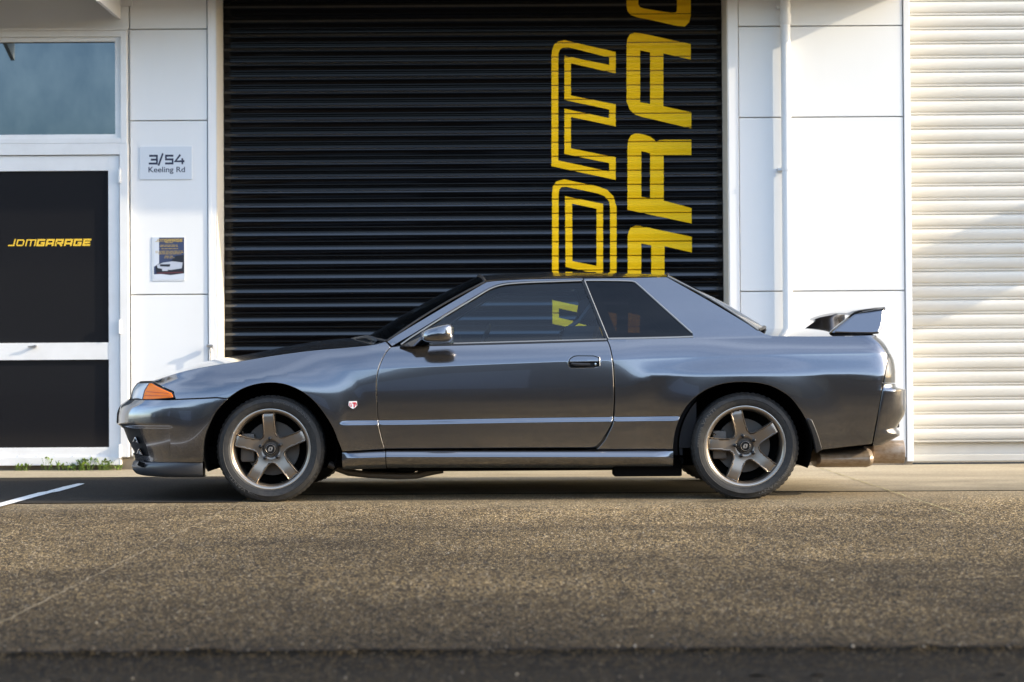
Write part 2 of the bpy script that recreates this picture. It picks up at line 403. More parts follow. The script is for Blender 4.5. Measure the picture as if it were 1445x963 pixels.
# gutter: shallow dished channel with a ragged lip
b = MB(); rows = []
for i in range(240):
    x = -6 + 12*i/239
    j = random.gauss(0, .006)
    rows.append([(x, -5.62, -.012 + random.gauss(0, .004)), (x, -5.56 + random.gauss(0, .01), -.020), (x, -5.42, -.022), (x, -5.30, -.012), (x, -5.262 + j, -.005), (x, -5.25 + j, .002 + abs(random.gauss(0, .003))), (x, -5.21 + j, .0015), (x, -5.17, -.003)])
b.grid(rows); b.build('gutter', M['gutter'], smooth=True, recalc=True)
o = bpy.data.objects['gutter']; tag(o, 'dark shallow gutter channel across the near edge of the yard', None, kind='structure')
for q in o.data.polygons:
    if q.normal.z < 0: q.flip()
# joints in the yard (thin sunken strips of grit) and the parking line
def strip_y(name, xs, y0, y1, wd, z, m, label, ny=80, jit=.004):
    b = MB(); rows = []
    for j in range(ny+1):
        y = y0 + (y1-y0)*j/ny; k = random.gauss(0, jit); ww = wd*(1+random.gauss(0, .25))
        rows.append([(xs+k-ww/2, y, z), (xs+k+ww/2, y, z)])
    b.grid(rows, flip=False); o = b.build(name, m, smooth=False)
    for q in o.data.polygons:
        if q.normal.z < 0: q.flip()
    tag(o, label, None, kind='structure'); return o
M['joint'] = mat('joint_grit', (.22, .175, .11), .9); M['moss'] = mat('mossy_joint', (.30, .265, .12), .9)
strip_y('joint', -1.50, -5.1, 0.0, .0045, .004, M['joint'], 'pale straight joint running across the asphalt left of the front wheel')
strip_y('joint', 2.19, -1.2, 2.9, .007, .008, M['moss'], 'yellow mossy joint running from the wall behind the rear bumper')
b = MB(); rows = []
for j in range(61):
    t = j/60; y = -4.6 + t*(1.64+4.6); x = -2.79 + (.018 if y > .9 else 0); e = .038*(1 if t < .95 else 1-(t-.95)*8)
    rows.append([(x-e+random.gauss(0, .0015), y, .0085), (x+e+random.gauss(0, .0015), y, .0085)])
b.grid(rows); o = b.build('parking_line', M['line'], smooth=False)
for q in o.data.polygons:
    if q.normal.z < 0: q.flip()
tag(o, 'worn white painted parking line at the left edge', None, kind='structure')

# loose stones
b = MB()
def pebble(x, y, z, s):
    k = 6; a0 = random.random()*6; h = s*random.uniform(.35, .7)
    v = [(x+s*random.uniform(.35, .6)*math.cos(a0+i*1.047), y+s*random.uniform(.35, .6)*math.sin(a0+i*1.047), z) for i in range(6)]
    v += [(x+s*.3*math.cos(a0+.5+i*2.09), y+s*.3*math.sin(a0+.5+i*2.09), z+h*random.uniform(.8, 1.1)) for i in range(3)]
    f = [(6, 7, 8)]
    for i in range(3): f += [(2*i, 2*i+1, 6+i), (2*i+1, (2*i+2) % 6, 6+i), ((2*i+2) % 6, 6+(i+1) % 3, 6+i)]
    b.add(v, f, random.choice([0, 0, 0, 1, 1, 1, 1, 2]))
for i in range(420):
    y = -5.2 + 5.4*random.random()**1.3; pebble(random.uniform(-3.4, 3.4), y, 0, random.choice([.003, .004, .005, .008]))
for i in range(700):
    y = random.gauss(-5.72, .06); pebble(random.uniform(-2.0, 2.0), y, -.012, random.uniform(.003, .008))
for i in range(30):
    pebble(random.uniform(-2.2, 2.2), -5.235+random.gauss(0, .02), .003, random.uniform(.004, .010))
M['stone_d'] = mat('dark_stone', (.05, .045, .04), .8); M['stone_w'] = mat('white_stone', (.28, .26, .22), .75)
o = b.build('loose_gravel', [M['stone'], M['stone_d'], M['stone_w']], smooth=False); tag(o, 'loose gravel chips scattered over the asphalt', None, kind='stuff')

# ------------------------------------------------------------------ the building
WY, SY = 3.24, 3.565               # wall face, shutter face
LX, RX, QX = -2.158, 1.593, 2.925  # black opening left/right edge, white opening left edge
bld = empty('warehouse_building', (0, WY, 0), 'white panelled warehouse unit with black roller shutter, entry door and cream shutter behind the car', 'building')
def bx(name, m, *a, bev=.003, parent=None):
    return MB().box(*a, bev=bev).build(name, m, parent or bld, smooth=False)
# solid wall cores behind the cladding
b = MB(); b.box(-12, LX, WY+.03, SY+.25, .0, 6.2); b.box(RX, QX, WY+.03, SY+.25, 0, 6.2); b.box(6.5, 14, WY+.03, SY+.25, 0, 6.2)
b.box(LX, RX, WY+.03, SY-.03, 3.52, 6.2); b.box(LX, RX, SY-.029, SY+.25, 4.2, 6.2); b.box(QX, 6.5, WY+.03, SY+.25, 4.2, 6.2); b.box(LX-.1, RX+.1, SY+.06, SY+.3, 0, 4.3); b.box(QX-.1, 6.6, SY+.06, SY+.31, 0, 4.31)
b.build('wall', M['jamb'], bld, smooth=False)
def Wp(px, py, y=WY): return U(px, py, y)
g = .004
def panel_rows(x0, x1, zs):
    for z0, z1 in zip(zs[:-1], zs[1:]):
        MB().box(x0+g, x1-g, WY, WY+.05, z0+g, z1-g, bev=.004).build('wall_panel', M['wall'], bld, smooth=False)
zl = [.10, Wp(240, 416)[1], Wp(240, 170.5)[1], Wp(240, 41.5)[1], 3.95, 5.1, 6.2]
zr = [.06, Wp(1160, 411)[1], Wp(1160, 165.5)[1], Wp(1160, 37)[1], 3.95, 5.1, 6.2]
xdo = Wp(182.7, 400)[0]; xl1 = Wp(293.5, 300)[0]
panel_rows(xdo+.006, xl1, zl)
zt = Wp(100, 41.5)[1]
panel_rows(-4.4, xdo+.006, [zt, 3.95, 5.1, 6.2]); panel_rows(-8, -4.9, [.1, 1.27, 2.5, zt, 3.95, 5.1, 6.2])
xr0, xr1 = Wp(1043, 250)[0], Wp(1276.5, 330)[0]
panel_rows(xr0, xr1, zr); panel_rows(LX, RX, [3.52, 4.25, 5.1, 6.2]); panel_rows(QX, 6.5, [4.25, 5.1, 6.2])
# dark footing under the cladding
MB().box(-12, LX-.002, WY+.012, WY+.2, -.02, .098).box(RX+.002, QX-.002, WY+.012, WY+.2, -.02, .058).build('footing', M['concrete_dark'], bld, smooth=False)
# corner trims round the openings
b = MB(); b.box(xl1+.002, LX+.0, WY-.004, WY+.06, .03, 4.3, bev=.003); b.box(xl1+.004, xl1+.028, WY-.009, WY-.0045, .05, 4.3, bev=.002); b.build('corner_trim', M['trim'], bld, smooth=False)
b = MB(); b.box(RX, xr0-.002, WY-.014, WY+.06, .03, 4.3, bev=.004); b.build('corner_trim', M['trim'], bld, smooth=False)
b = MB(); b.box(xr1+.003, QX+.004, WY-.006, WY+.06, .03, 4.3, bev=.004); b.build('corner_trim', M['trim'], bld, smooth=False)
# jamb linings
b = MB(); b.box(LX+.0015, LX+.006, WY-.003, SY-.02, .012, 4.2); b.build('door_jamb', M['jamb'], bld, smooth=False)
b = MB(); b.box(RX-.006, RX-.0015, WY-.012, SY-.02, .012, 4.2); b.build('door_jamb', M['jamb'], bld, smooth=False)

# --- shutters: slats sharing one mesh
PER = .1068
PB = [(0, -.004), (.35, -.004), (.8, .0062), (5.4, .0028), (5.9, .0042), (8.4, .0112), (8.9, .0120), (9.8, .0122), (12, .0105), (14, .0080), (16, .0045), (17.0, .0030), (17.4, .0038), (18.2, .0034), (19.4, .0012), (19.8, -.004), (20.15, -.004)]
PWH = [(0, -.004), (.5, -.004), (.9, .004), (1.8, .011), (3.2, .0165), (5.5, .0195), (8, .020), (11, .0185), (14, .0145), (16, .010), (16.6, .004), (17.2, .004), (17.5, .0075), (18.8, .0075), (19.1, .003), (19.7, .002), (20.15, -.004)]
def prof_fn(P):
    t = np.array([p[0]/20.15*PER for p in P]); h = np.array([p[1] for p in P]); return t, h
def shutter(name, x0, x1, z_seam, prof, m, ztop, label):
    sh = MB().box(x0, x1, SY-.012, SY+.03, .012, .012+.05, bev=.004).build(name, m, bld, smooth=False); sh['label'] = label
    t, h = prof_fn(prof)
    sb = MB(); sb.grid([[(x, -hh, -tt) for tt, hh in zip(t, h)] for x in np.linspace(x0, x1, 9)])
    if prof is PB: sb.m = [1 if (q % (len(t)-1)) in (3, 4, 5) else 0 for q in range(len(sb.f))]
    first = None; k = int((ztop - z_seam)/PER)+1; z = z_seam + k*PER
    while z - PER > .055:
        if first is None:
            first = sb.build('slat', [m, M['black_ridge']] if prof is PB else m, sh, sharp=50, recalc=False)
            if first.data.polygons[5].normal.y > 0: first.data.flip_normals()
            o = first
        else:
            o = first.copy(); C.objects.link(o)
        o.location = (0, SY, z)
        o.matrix_parent_inverse = Matrix.Translation((0, WY, 0)).inverted() if False else Matrix.Identity(4)
        o.parent = sh; z -= PER
    # sh itself sits in bld space: its own matrix carries the offset
    return sh
zs_b = Wp(880, 240.6, SY)[1]; zs_w = Wp(1340, 22.4, SY)[1]
shb = shutter('roller_shutter', LX+.006, RX-.006, zs_b, PB, M['black_slat'], 3.9, 'black roller shutter with tall yellow lettering')
shw = shutter('roller_shutter', QX+.004, 6.5, zs_w, PWH, M['white_slat'], 3.9, 'cream roller shutter at the right edge')

# --- painted lettering on the black shutter
tb, hb = prof_fn(PB)
def shutter_y(z):
    t = np.mod(zs_b - np.asarray(z), PER); return SY - np.interp(t, tb, hb) - .0012
def letter(loops_px, name='painted_letter'):
    loops = [[U(px, py, SY-.006) for px, py in Lp] for Lp in loops_px]
    zmin = min(p[1] for Lp in loops for p in Lp); zmax = max(p[1] for Lp in loops for p in Lp)
    hl = []; k0 = int((zs_b-zmax)/PER)-1; k1 = int((zs_b-zmin)/PER)+1
    for k in range(k0, k1+1):
        hl += [zs_b - k*PER - q + 1e-4 for q in tb[:-1]]
    ov, of = tri2d(loops, hl=hl)
    yy = shutter_y(ov[:, 1]); b = MB(); b.add([(p[0], y, p[1]) for p, y in zip(ov, yy)], of)
    # leave the thin slat seams bare
    keep = []
    for f in b.f:
        zc = np.mean([b.v[i][2] for i in f]); t = (zs_b - zc) % PER
        keep.append(.004/1.5 < t < PER-.0022)
    b.f = [f for f, k in zip(b.f, keep) if k]; b.m = [0]*len(b.f)
    o = b.build(name, M['yellow'], shb, sharp=50); 
    for q in o.data.polygons:
        if q.normal.y > 0: q.flip()
    return o
def z7(pts, dx=0, dy=0): return [(740+(x+dx)/2.407, (y+dy)/2.407) for x, y in pts]
LM = [z7([(92, 190), (94, 172), (101, 152), (115, 141), (138, 137), (310, 178), (310, 250), (158, 216), (158, 325), (310, 355), (310, 430), (158, 398), (158, 505), (310, 535), (310, 612), (92, 565)]),
      z7([(115, 195), (116, 180), (122, 168), (132, 163), (150, 162), (288, 196), (288, 222), (136, 190), (136, 340), (288, 373), (288, 402), (136, 370), (136, 523), (288, 555), (288, 583), (115, 546)])]
LD = [z7([(94, 660), (97, 634), (108, 617), (135, 610), (250, 634), (280, 645), (303, 668), (313, 705), (313, 995), (94, 948)]),
      z7([(116, 665), (118, 646), (126, 636), (142, 635), (250, 658), (272, 667), (288, 685), (291, 710), (291, 968), (116, 928)]),
      z7([(138, 667), (267, 693), (267, 936), (140, 907)]), z7([(162, 692), (245, 710), (245, 904), (163, 888)])]
LJ = [z7([(95, 1020), (313, 1066), (313, 1260), (290, 1285), (262, 1285), (95, 1250), (95, 1180), (250, 1210), (250, 1135), (95, 1100)]),
      z7([(117, 1048), (291, 1085), (291, 1245), (262, 1262), (117, 1230), (117, 1207), (272, 1238), (272, 1115), (117, 1080)])]
LA = [z7([(347, 150), (350, 132), (358, 118), (373, 112), (390, 113), (565, 150), (565, 203), (472, 182), (472, 362), (567, 382), (567, 437), (400, 398), (375, 390), (357, 372), (347, 345)]),
      z7([(393, 172), (427, 179), (427, 354), (393, 347)])]
LA2 = [[(x+1.6, y+272.2) for x, y in q] for q in LA]
LR = [z7([(350, 500), (353, 476), (362, 461), (375, 455), (392, 455), (425, 464), (440, 474), (447, 482), (458, 477), (475, 475), (567, 475), (567, 527), (473, 527), (473, 682), (568, 708), (568, 760), (350, 713)]),
      z7([(397, 514), (427, 521), (427, 674), (397, 669)])]
LG = [z7([(347, -250), (387, -240), (387, 16), (392, 25), (405, 30), (500, 44), (515, 42), (518, 36), (518, -90), (565, -80), (565, 55), (560, 76), (545, 91), (520, 89), (385, 60), (362, 52), (350, 38), (347, 22)])]
LG2 = [[(x+2.2, y+545) for x, y in q] for q in LG]
for q in (LM, LD, LA, LR, LA2, LG, LJ, LG2): letter(q)
o = bpy.data.objects
# --- downpipe with brackets
xp = Wp(1108, 200)[0]
b = MB(); b.tube([(xp, WY-.055, z) for z in (.0, 1.0, 2.0, 3.24)], .036, 20); b.tube([(xp, WY-.055, z) for z in (3.22, 3.235, 3.30)], [.036, .042, .042], 20); b.tube([(xp, WY-.055, z) for z in (3.28, 6.0)], .036, 20)
dp = b.build('downpipe', M['trim'], bld)
for z in (Wp(1108, 240)[1], 3.36, .55):
    b = MB(); b.lathe([(.037, -.012), (.040, -.012), (.040, .012), (.037, .012)], 20, 'z', (xp, WY-.055, z)); b.box(xp-.06, xp+.06, WY-.008, WY-.001, z-.012, z+.012); b.box(xp-.06, xp-.035, WY-.045, WY-.0, z-.009, z+.009)
    adopt(b.build('bracket', M['trim'], None, smooth=False), dp)
# --- entry door, frame, window above
def fr(name, x0, x1, z0, z1, wl, wr, wb, wt, y0, y1, m, parent=None):
    b = MB(); e = .002
    b.box(x0, x0+wl, y0, y1, z0, z1, bev=e); b.box(x1-wr, x1, y0, y1, z0, z1, bev=e)
    b.box(x0+wl, x1-wr, y0+.001, y1, z0, z0+wb, bev=e); b.box(x0+wl, x1-wr, y0+.001, y1, z1-wt, z1, bev=e)
    return b.build(name, m, parent or bld, smooth=False)
def pz(py): return Wp(100, py)[1]
X0 = -4.4
zwin0, zwin1 = pz(203.5), pz(44); xw1 = Wp(180.5, 120)[0]
fw = fr('window_frame', X0, xw1, zwin0, zwin1, .06, Wp(180.5, 120)[0]-Wp(172, 120)[0], .035, .05, WY-.045, WY+.045, M['frame'])
b = MB(); xg1 = Wp(163.5, 120)[0]; zg0, zg1 = pz(190.5), pz(60)
fr2 = fr('sash', X0+.06, Wp(172, 120)[0], zwin0+.035, zwin1-.05, .05, Wp(172, 120)[0]-xg1, zg0-zwin0-.035, zwin1-.05-zg1, WY-.026, WY+.04, M['frame'])
bx('pane', M['pane'], X0+.1, xg1+.003, WY+.004, WY+.02, zg0-.003, zg1+.003, bev=0)
MB().box(X0, xw1+.012, WY-.06, WY-.046, zwin1-.006, zwin1+.010, bev=.003).build('window_head', M['frame'], bld, smooth=False)
# door frame
xd1 = Wp(182.7, 450)[0]; xl = Wp(171.5, 450)[0]; zd1 = pz(220.5); zd0 = pz(655)
fr('door_frame', X0, xd1, .10, zwin0-.002, .06, xd1-xl, zd0-.10-.004, zwin0-zd1-.006, WY-.05, WY+.045, M['frame'])
xs1 = Wp(170.3, 450)[0]; xs0 = Wp(154.6, 450)[0]
b = MB(); yA, yB = WY-.03, WY+.035; e = .002
b.box(xs0, xs1, yA, yB, zd0, zd1, bev=e); b.box(X0+.06, X0+.14, yA, yB, zd0, zd1, bev=e)
b.box(X0+.14, xs0, yA+.001, yB, pz(242), zd1, bev=e); b.box(X0+.14, xs0, yA+.001, yB, pz(508), pz(484), bev=e); b.box(X0+.14, xs0, yA+.001, yB, zd0, pz(631.5), bev=e)
door = b.build('entry_door', M['frame'], bld, smooth=False); door['label'] = 'white framed entry door with black glass'
adopt(MB().box(X0+.14, xs0+.002, WY-.008, WY+.01, pz(484)-.002, pz(242)+.002).build('door_glass', M['black_glass'], None, smooth=False), door)
adopt(MB().box(X0+.14, xs0+.002, WY-.008, WY+.01, pz(631.5)-.002, pz(508)+.002).build('door_glass', M['black_glass'], None, smooth=False), door)
for py in (462, 637, 250):
    b = MB(); z = pz(py); xx = Wp(171, py)[0]; b.tube([(xx, WY-.056, z-.05), (xx, WY-.056, z+.05)], .010, 10); b.box(xx-.012, xx+.012, WY-.056, WY-.031, z-.048, z+.048); adopt(b.build('hinge', M['frame'], None, smooth=False), door)
xh, zh = Wp(52, 489); b = MB(); b.tube([(xh, WY-.03, zh), (xh, WY-.055, zh)], .011, 10); b.tube([(xh+.006, WY-.052, zh), (xh-.05, WY-.055, zh-.003)], [.008, .006], 8)
adopt(b.build('door_handle', M['steel'], None), door)
# rivets along the bottom rail
b = MB()
for px in (2, 28, 54, 79, 105, 130):
    x, z = Wp(px, 643.5); b.lathe([(.0, -.003), (.004, -.002), (.006, 0)], 8, 'y', (x, WY-.031, z))
adopt(b.build('rivet', M['frame'], None), door)

# flat logo on the glass, from stroke letters.  letter space: x right, y up, height 1; slanted
def stroke(pts, wd):
    """polyline with mitred corners -> polygon"""
    p = np.array(pts, float); n = len(p); L_, R_ = [], []
    for i in range(n):
        a = p[i]-p[i-1] if i else p[1]-p[0]; c = p[i+1]-p[i] if i < n-1 else p[-1]-p[-2]
        a = a/np.linalg.norm(a); c = c/np.linalg.norm(c); na = np.array([-a[1], a[0]]); nc = np.array([-c[1], c[0]])
        mm = na+nc; mm /= np.linalg.norm(mm); k = 1/max(.5, mm.dot(na)); L_.append(tuple(p[i]+mm*wd*k)); R_.append(tuple(p[i]-mm*wd*k))
    return L_+R_[::-1]
h_ = .115
GLY = {'G': [[(1, .85), (.1, .85), (.1, .12), (.9, .12), (.9, .45), (.5, .45)]], 'A': [[(.1, 0), (.1, .85), (.9, .85), (.9, 0)], [(.1, .36), (.9, .36)]],
       'R': [[(.1, 0), (.1, .85), (.9, .85), (.9, .42), (.1, .42)], [(.55, .42), (.92, 0)]], 'E': [[(1, .86), (.1, .86), (.1, .12), (1, .12)], [(.1, .49), (.92, .49)]],
       'J': [[(0, .12), (.75, .12), (.75, 1)]], 'D': [[(.1, .12), (.1, .86), (.8, .86), (.92, .72), (.92, .26), (.8, .12), (.1, .12)]], 'M': [[(.1, 0), (.1, .86), (1.25, .86), (1.25, 0)], [(.68, 0), (.68, .86)]]}
def logo(px0, px1, py0, py1, y, name, parent, m, outline=True):
    x0, z0 = U(px0, py1, y); x1, z1 = U(px1, py0, y); H = z1-z0; b = MB(); words = 'JDMGARAGE'
    wid = {c: (1.30 if c == 'M' else .85 if c == 'J' else 1.02) for c in words}; gap = .18; tot = sum(wid[c] for c in words)+gap*(len(words)-1)+.22
    sx = (x1-x0)/tot; cx = 0
    for i, c in enumerate(words):
        wd = .085 if i < 3 else .125
        for s in GLY[c]:
            for k, st in enumerate([s]):
                poly = [(x0+(cx+px_+.22*py_)*sx, z0+py_*H) for px_, py_ in stroke(st, wd)]
                ov, of = tri2d([poly])
                yo = y - .0004*(1+random.random()*.5); b.add([(p[0], yo, p[1]) for p in ov], of)
        cx += wid[c]+gap
    o = b.build(name, m, None, smooth=False)
    for q in o.data.polygons:
        if q.normal.y > 0: q.flip()
    if parent: adopt(o, parent)
    return o
logo(11, 129.5, 337, 348, WY-.0085, 'lettering', door, M['gold'])

# --- street number sign and notice
def text(body, px0, px1, py0, py1, y, name, parent, m, off=0.0):
    cu = bpy.data.curves.new(name, 'FONT'); cu.body = body; cu.offset = off; cu.resolution_u = 4
    to = bpy.data.objects.new(name, cu); C.objects.link(to); dg = bpy.context.evaluated_depsgraph_get()
    me = bpy.data.meshes.new_from_object(to.evaluated_get(dg)); bpy.data.objects.remove(to)
    co = np.array([v.co[:2] for v in me.vertices]); lo, hi = co.min(0), co.max(0)
    x0, z0 = U(px0, py1, y); x1, z1 = U(px1, py0, y)
    for v in me.vertices: v.co = (x0+(v.co.x-lo[0])/(hi[0]-lo[0])*(x1-x0), y, z0+(v.co.y-lo[1])/(hi[1]-lo[1])*(z1-z0))
    me.materials.clear(); me.materials.append(m); o = bpy.data.objects.new(name, me); C.objects.link(o)
    for q in me.polygons:
        if q.normal.y > 0: q.flip()
    if parent: adopt(o, parent)
    return o
x0, z0 = Wp(197.5, 254); x1, z1 = Wp(271, 207)
sg = empty('address_sign', ((x0+x1)/2, WY, z0), 'pale grey address plate reading 3/54 Keeling Rd on white wall', 'sign')
MB().box(x0, x1, WY-.008, WY-.0005, z0, z1, bev=.001).build('plate', M['sign'], sg, smooth=False)
ys = WY-.0085
b = MB(); ux0, uz0 = U(210, 232.5, ys); ux1, uz1 = U(260, 218.5, ys); H = uz1-uz0; sx = (ux1-ux0)/4.35
for ox, st in ((0, [(.05, .9), (1.0, .9), (1.0, .1), (0, .1)]), (0, [(.25, .5), (1.0, .5)]), (1.18, [(0, -.12), (.55, 1.15)]), (2.0, [(1.02, .9), (.1, .9), (.1, .52), (.92, .52), (.92, .1), (0, .1)]), (3.25, [(.62, 1.0), (.0, .32), (1.12, .32)]), (3.25, [(.86, .62), (.86, 0)])):
    poly = [(ux0+(ox+px_)*sx, uz0+py_*H) for px_, py_ in stroke(st, .105)]; ov, of = tri2d([poly]); yo = ys-random.random()*.0003
    b.add([(p[0], yo, p[1]) for p in ov], of)
o = b.build('number', M['navy'], sg, smooth=False)
for q in o.data.polygons:
    if q.normal.y > 0: q.flip()
text('Keeling Rd', 209.5, 261, 235.5, 246, ys, 'street_name', sg, M['navy'], .012)

x0, z0 = Wp(217.5, 394.5); x1, z1 = Wp(260, 335.5)
ps = empty('notice', ((x0+x1)/2, WY, z0), 'framed blue notice with a car picture and gold heading on white wall', 'notice')
MB().box(x0-.012, x1+.004, WY-.005, WY-.0005, z0-.012, z1+.004, bev=.001).build('holder', mat('acrylic', (.62, .66, .70), .15), ps, smooth=False)
yp = WY-.0056
M['poster_gold'] = mat('poster_gold', (.42, .30, .08), .4)
def flat(name, loops, m, y, parent):
    ov, of = tri2d(loops); b = MB(); b.add([(p[0], y, p[1]) for p in ov], of); o = b.build(name, m, parent, smooth=False)
    for q in o.data.polygons:
        if q.normal.y > 0: q.flip()
    return o
def pp(u, v): return (x0+(x1-x0)*u, z1-(z1-z0)*v)
M['p_blue'] = mat('print_blue', (.035, .05, .11), .35); M['p_pale'] = mat('print_pale', (.55, .60, .68), .35); M['p_mid'] = mat('print_grey', (.20, .23, .30), .35); M['p_white'] = mat('print_white', (.42, .46, .54), .35); M['p_dark'] = mat('print_dark', (.015, .017, .025), .35)
flat('paper', [[pp(0, 0), pp(1, 0), pp(1, 1), pp(0, 1)]], M['p_blue'], yp, ps)
flat('print_strip', [[pp(0, 0), pp(.17, 0), pp(.17, .62), pp(0, .7)]], M['p_pale'], yp-.0003, ps)
flat('print_road', [[pp(0, .88), pp(1, .86), pp(1, 1), pp(0, 1)]], M['p_pale'], yp-.0003, ps)
flat('print_car', [[pp(.05, .70), pp(.2, .61), pp(.55, .57), pp(.72, .44), pp(1, .42), pp(1, .86), pp(.55, .90), pp(.08, .86)]], M['p_dark'], yp-.0006, ps)
flat('print_bonnet', [[pp(.1, .66), pp(.3, .6), pp(.62, .57), pp(.95, .60), pp(.92, .74), pp(.55, .78), pp(.12, .73)]], M['p_white'], yp-.0009, ps)
flat('print_grille', [[pp(.2, .64), pp(.55, .64), pp(.52, .70), pp(.2, .69)]], M['p_dark'], yp-.0012, ps)
flat('print_plate', [[pp(.27, .75), pp(.46, .75), pp(.46, .80), pp(.27, .80)]], M['p_white'], yp-.0012, ps)
flat('print_bumper', [[pp(.1, .84), pp(.95, .82), pp(.95, .85), pp(.1, .87)]], mat('print_red', (.10, .03, .035), .4), yp-.0012, ps)
bl = []
for v, a, c in ((.115, .38, .62), (.175, .22, .82), (.205, .2, .84), (.26, .25, .8), (.32, .05, .98), (.355, .05, .98), (.385, .15, .9), (.44, .36, .64), (.48, .34, .7)):
    u = a
    while u < c-.03:
        k = min(random.uniform(.05, .14), c-u); bl.append([pp(u, v), pp(u+k, v), pp(u+k, v+.013), pp(u, v+.013)]); u += k+.02
b = MB()
for q in bl: b.add([(p[0], yp-.0006, p[1]) for p in q], [(0, 3, 2, 1)])
o = b.build('print_lines', M['poster_gold'], ps, smooth=False)
for q in o.data.polygons:
    if q.normal.y > 0: q.flip()
logo(219, 258, 337.2, 341.8, yp-.0005, 'heading', ps, M['poster_gold'])

# --- latch on the trim, canopies and bracket above the frame
xk, zk = Wp(295.5, 497); b = MB(); b.tube([(xk+.018, WY-.05, zk-.06), (xk+.018, WY-.05, zk+.03)], .006, 8); b.tube([(xk-.01, WY-.055, zk+.045), (xk+.035, WY-.055, zk+.045)], .010, 8); b.box(xk-.0, xk+.03, WY-.05, WY-.02, zk+.02, zk+.05)
b.build('latch', M['steel'], bld)
cp = MB(); cp.box(-5.2, 2.90, WY-.78, WY-.001, 3.47, 3.56, bev=.004); cn = cp.build('canopy', M['trim'], bld, smooth=False)
xb = -2.865
b = MB(); pts = [(WY-.001, 3.305), (WY-.70, 3.30), (WY-.70, 3.46), (WY-.001, 3.46)]
b.v = [(xb-.012, y, z) for y, z in pts]+[(xb+.012, y, z) for y, z in pts]; b.f = [(0, 1, 2, 3), (7, 6, 5, 4), (0, 4, 5, 1), (1, 5, 6, 2), (2, 6, 7, 3), (3, 7, 4, 0)]; b.m = [0]*6
b.box(xb+.012, xb+.10, WY-.02, WY-.001, 3.40, 3.46)
adopt(b.build('bracket', M['frame'], None, smooth=False, recalc=True), cn)
MB().box(-5.2, xb-.013, WY-.738, WY-.70, 3.305, 3.468, bev=.004).build('door_canopy', M['frame'], bld, smooth=False)
b = MB(); pts = [(WY-.40, 3.26), (WY-.715, 3.26), (WY-.715, 3.13)]
b.v = [(-3.86, y, z) for y, z in pts]+[(-3.83, y, z) for y, z in pts]; b.f = [(0, 1, 2), (5, 4, 3), (0, 3, 4, 1), (1, 4, 5, 2), (2, 5, 3, 0)]; b.m = [0]*5
adopt(b.build('bracket', M['frame'], None, smooth=False, recalc=True), cn)
# unseen board, added to cast the slanting shade on the cream shutter
MB().box(6.9, 6.98, WY-.85, WY-.002, 2.70, 3.27, bev=.004).build('shade_board', M['trim'], bld, smooth=False)

# --- weeds at the foot of the door
def weed(px, n, hgt, label, spread=.05):
    x, _ = U(px, 674, 3.16); b = MB()
    for i in range(n):
        a = random.uniform(0, 6.28); hx, hy = x+random.uniform(-spread, spread), 3.17+random.uniform(-.035, .02); h = hgt*random.uniform(.35, 1)
        lx, ly = math.cos(a)*random.uniform(.01, .04), math.sin(a)*.02
        s = random.uniform(.007, .014); tip = Vector((hx+lx, hy+ly, .006+h)); ax = Vector((math.cos(a+1.5), math.sin(a+1.5), 0))*s; up = Vector((math.cos(a)*.4, math.sin(a)*.4, random.uniform(.2, 1))).normalized()*s*1.5
        b.tube([(hx, hy, .0), tip], .0013, 4, caps=False)
        b.add([tip-up*.6, tip+ax, tip+up, tip-ax, tip+Vector((0, -.002, .002))], [(0, 1, 4), (1, 2, 4), (2, 3, 4), (3, 0, 4)])
    o = b.build('weed', M['leaf'], smooth=False); tag(o, label, 'weed', 'weeds growing along the foot of the entry door')
weed(30, 22, .05, 'low pale weed tuft nearest the left edge under the door')
weed(68, 9, .10, 'thin tall grassy weed with bare stems under the door')
weed(100, 34, .06, 'widest leafy weed patch under the middle of the door', .09)
weed(121, 34, .085, 'bright round-leaved weed clump beside the widest patch', .045)
weed(149, 30, .08, 'leafy weed clump nearest the door hinge side', .05)
weed(168, 9, .035, 'tiny weed sprig by the corner of the door frame', .025)

# ------------------------------------------------------------------ the warehouse across the yard (seen as reflection in paint and glass)
op = empty('warehouse_building', (0, -36, 0), 'long grey warehouse with dark doors across the yard, seen only in reflections', 'building')
M['opp'] = mat('grey_cladding', (.085, .08, .078), .8); 
b = MB(); b.box(-60, 45, -52, -36, 0, 6.8); b.build('wall', M['opp'], op, smooth=False)
MB().box(-60.2, 45.2, -52.2, -35.7, 6.8, 7.2).build('roof', M['gap'], op, smooth=False)
for i, xx in enumerate((-50, -38, -26, -14, -2, 10, 22, 34)):
    MB().box(xx-2.4, xx+2.4, -36.0, -35.95, .02, 3.8).build('roller_shutter', M['concrete_dark'] if i % 2 else M['p_mid'], op, smooth=False)


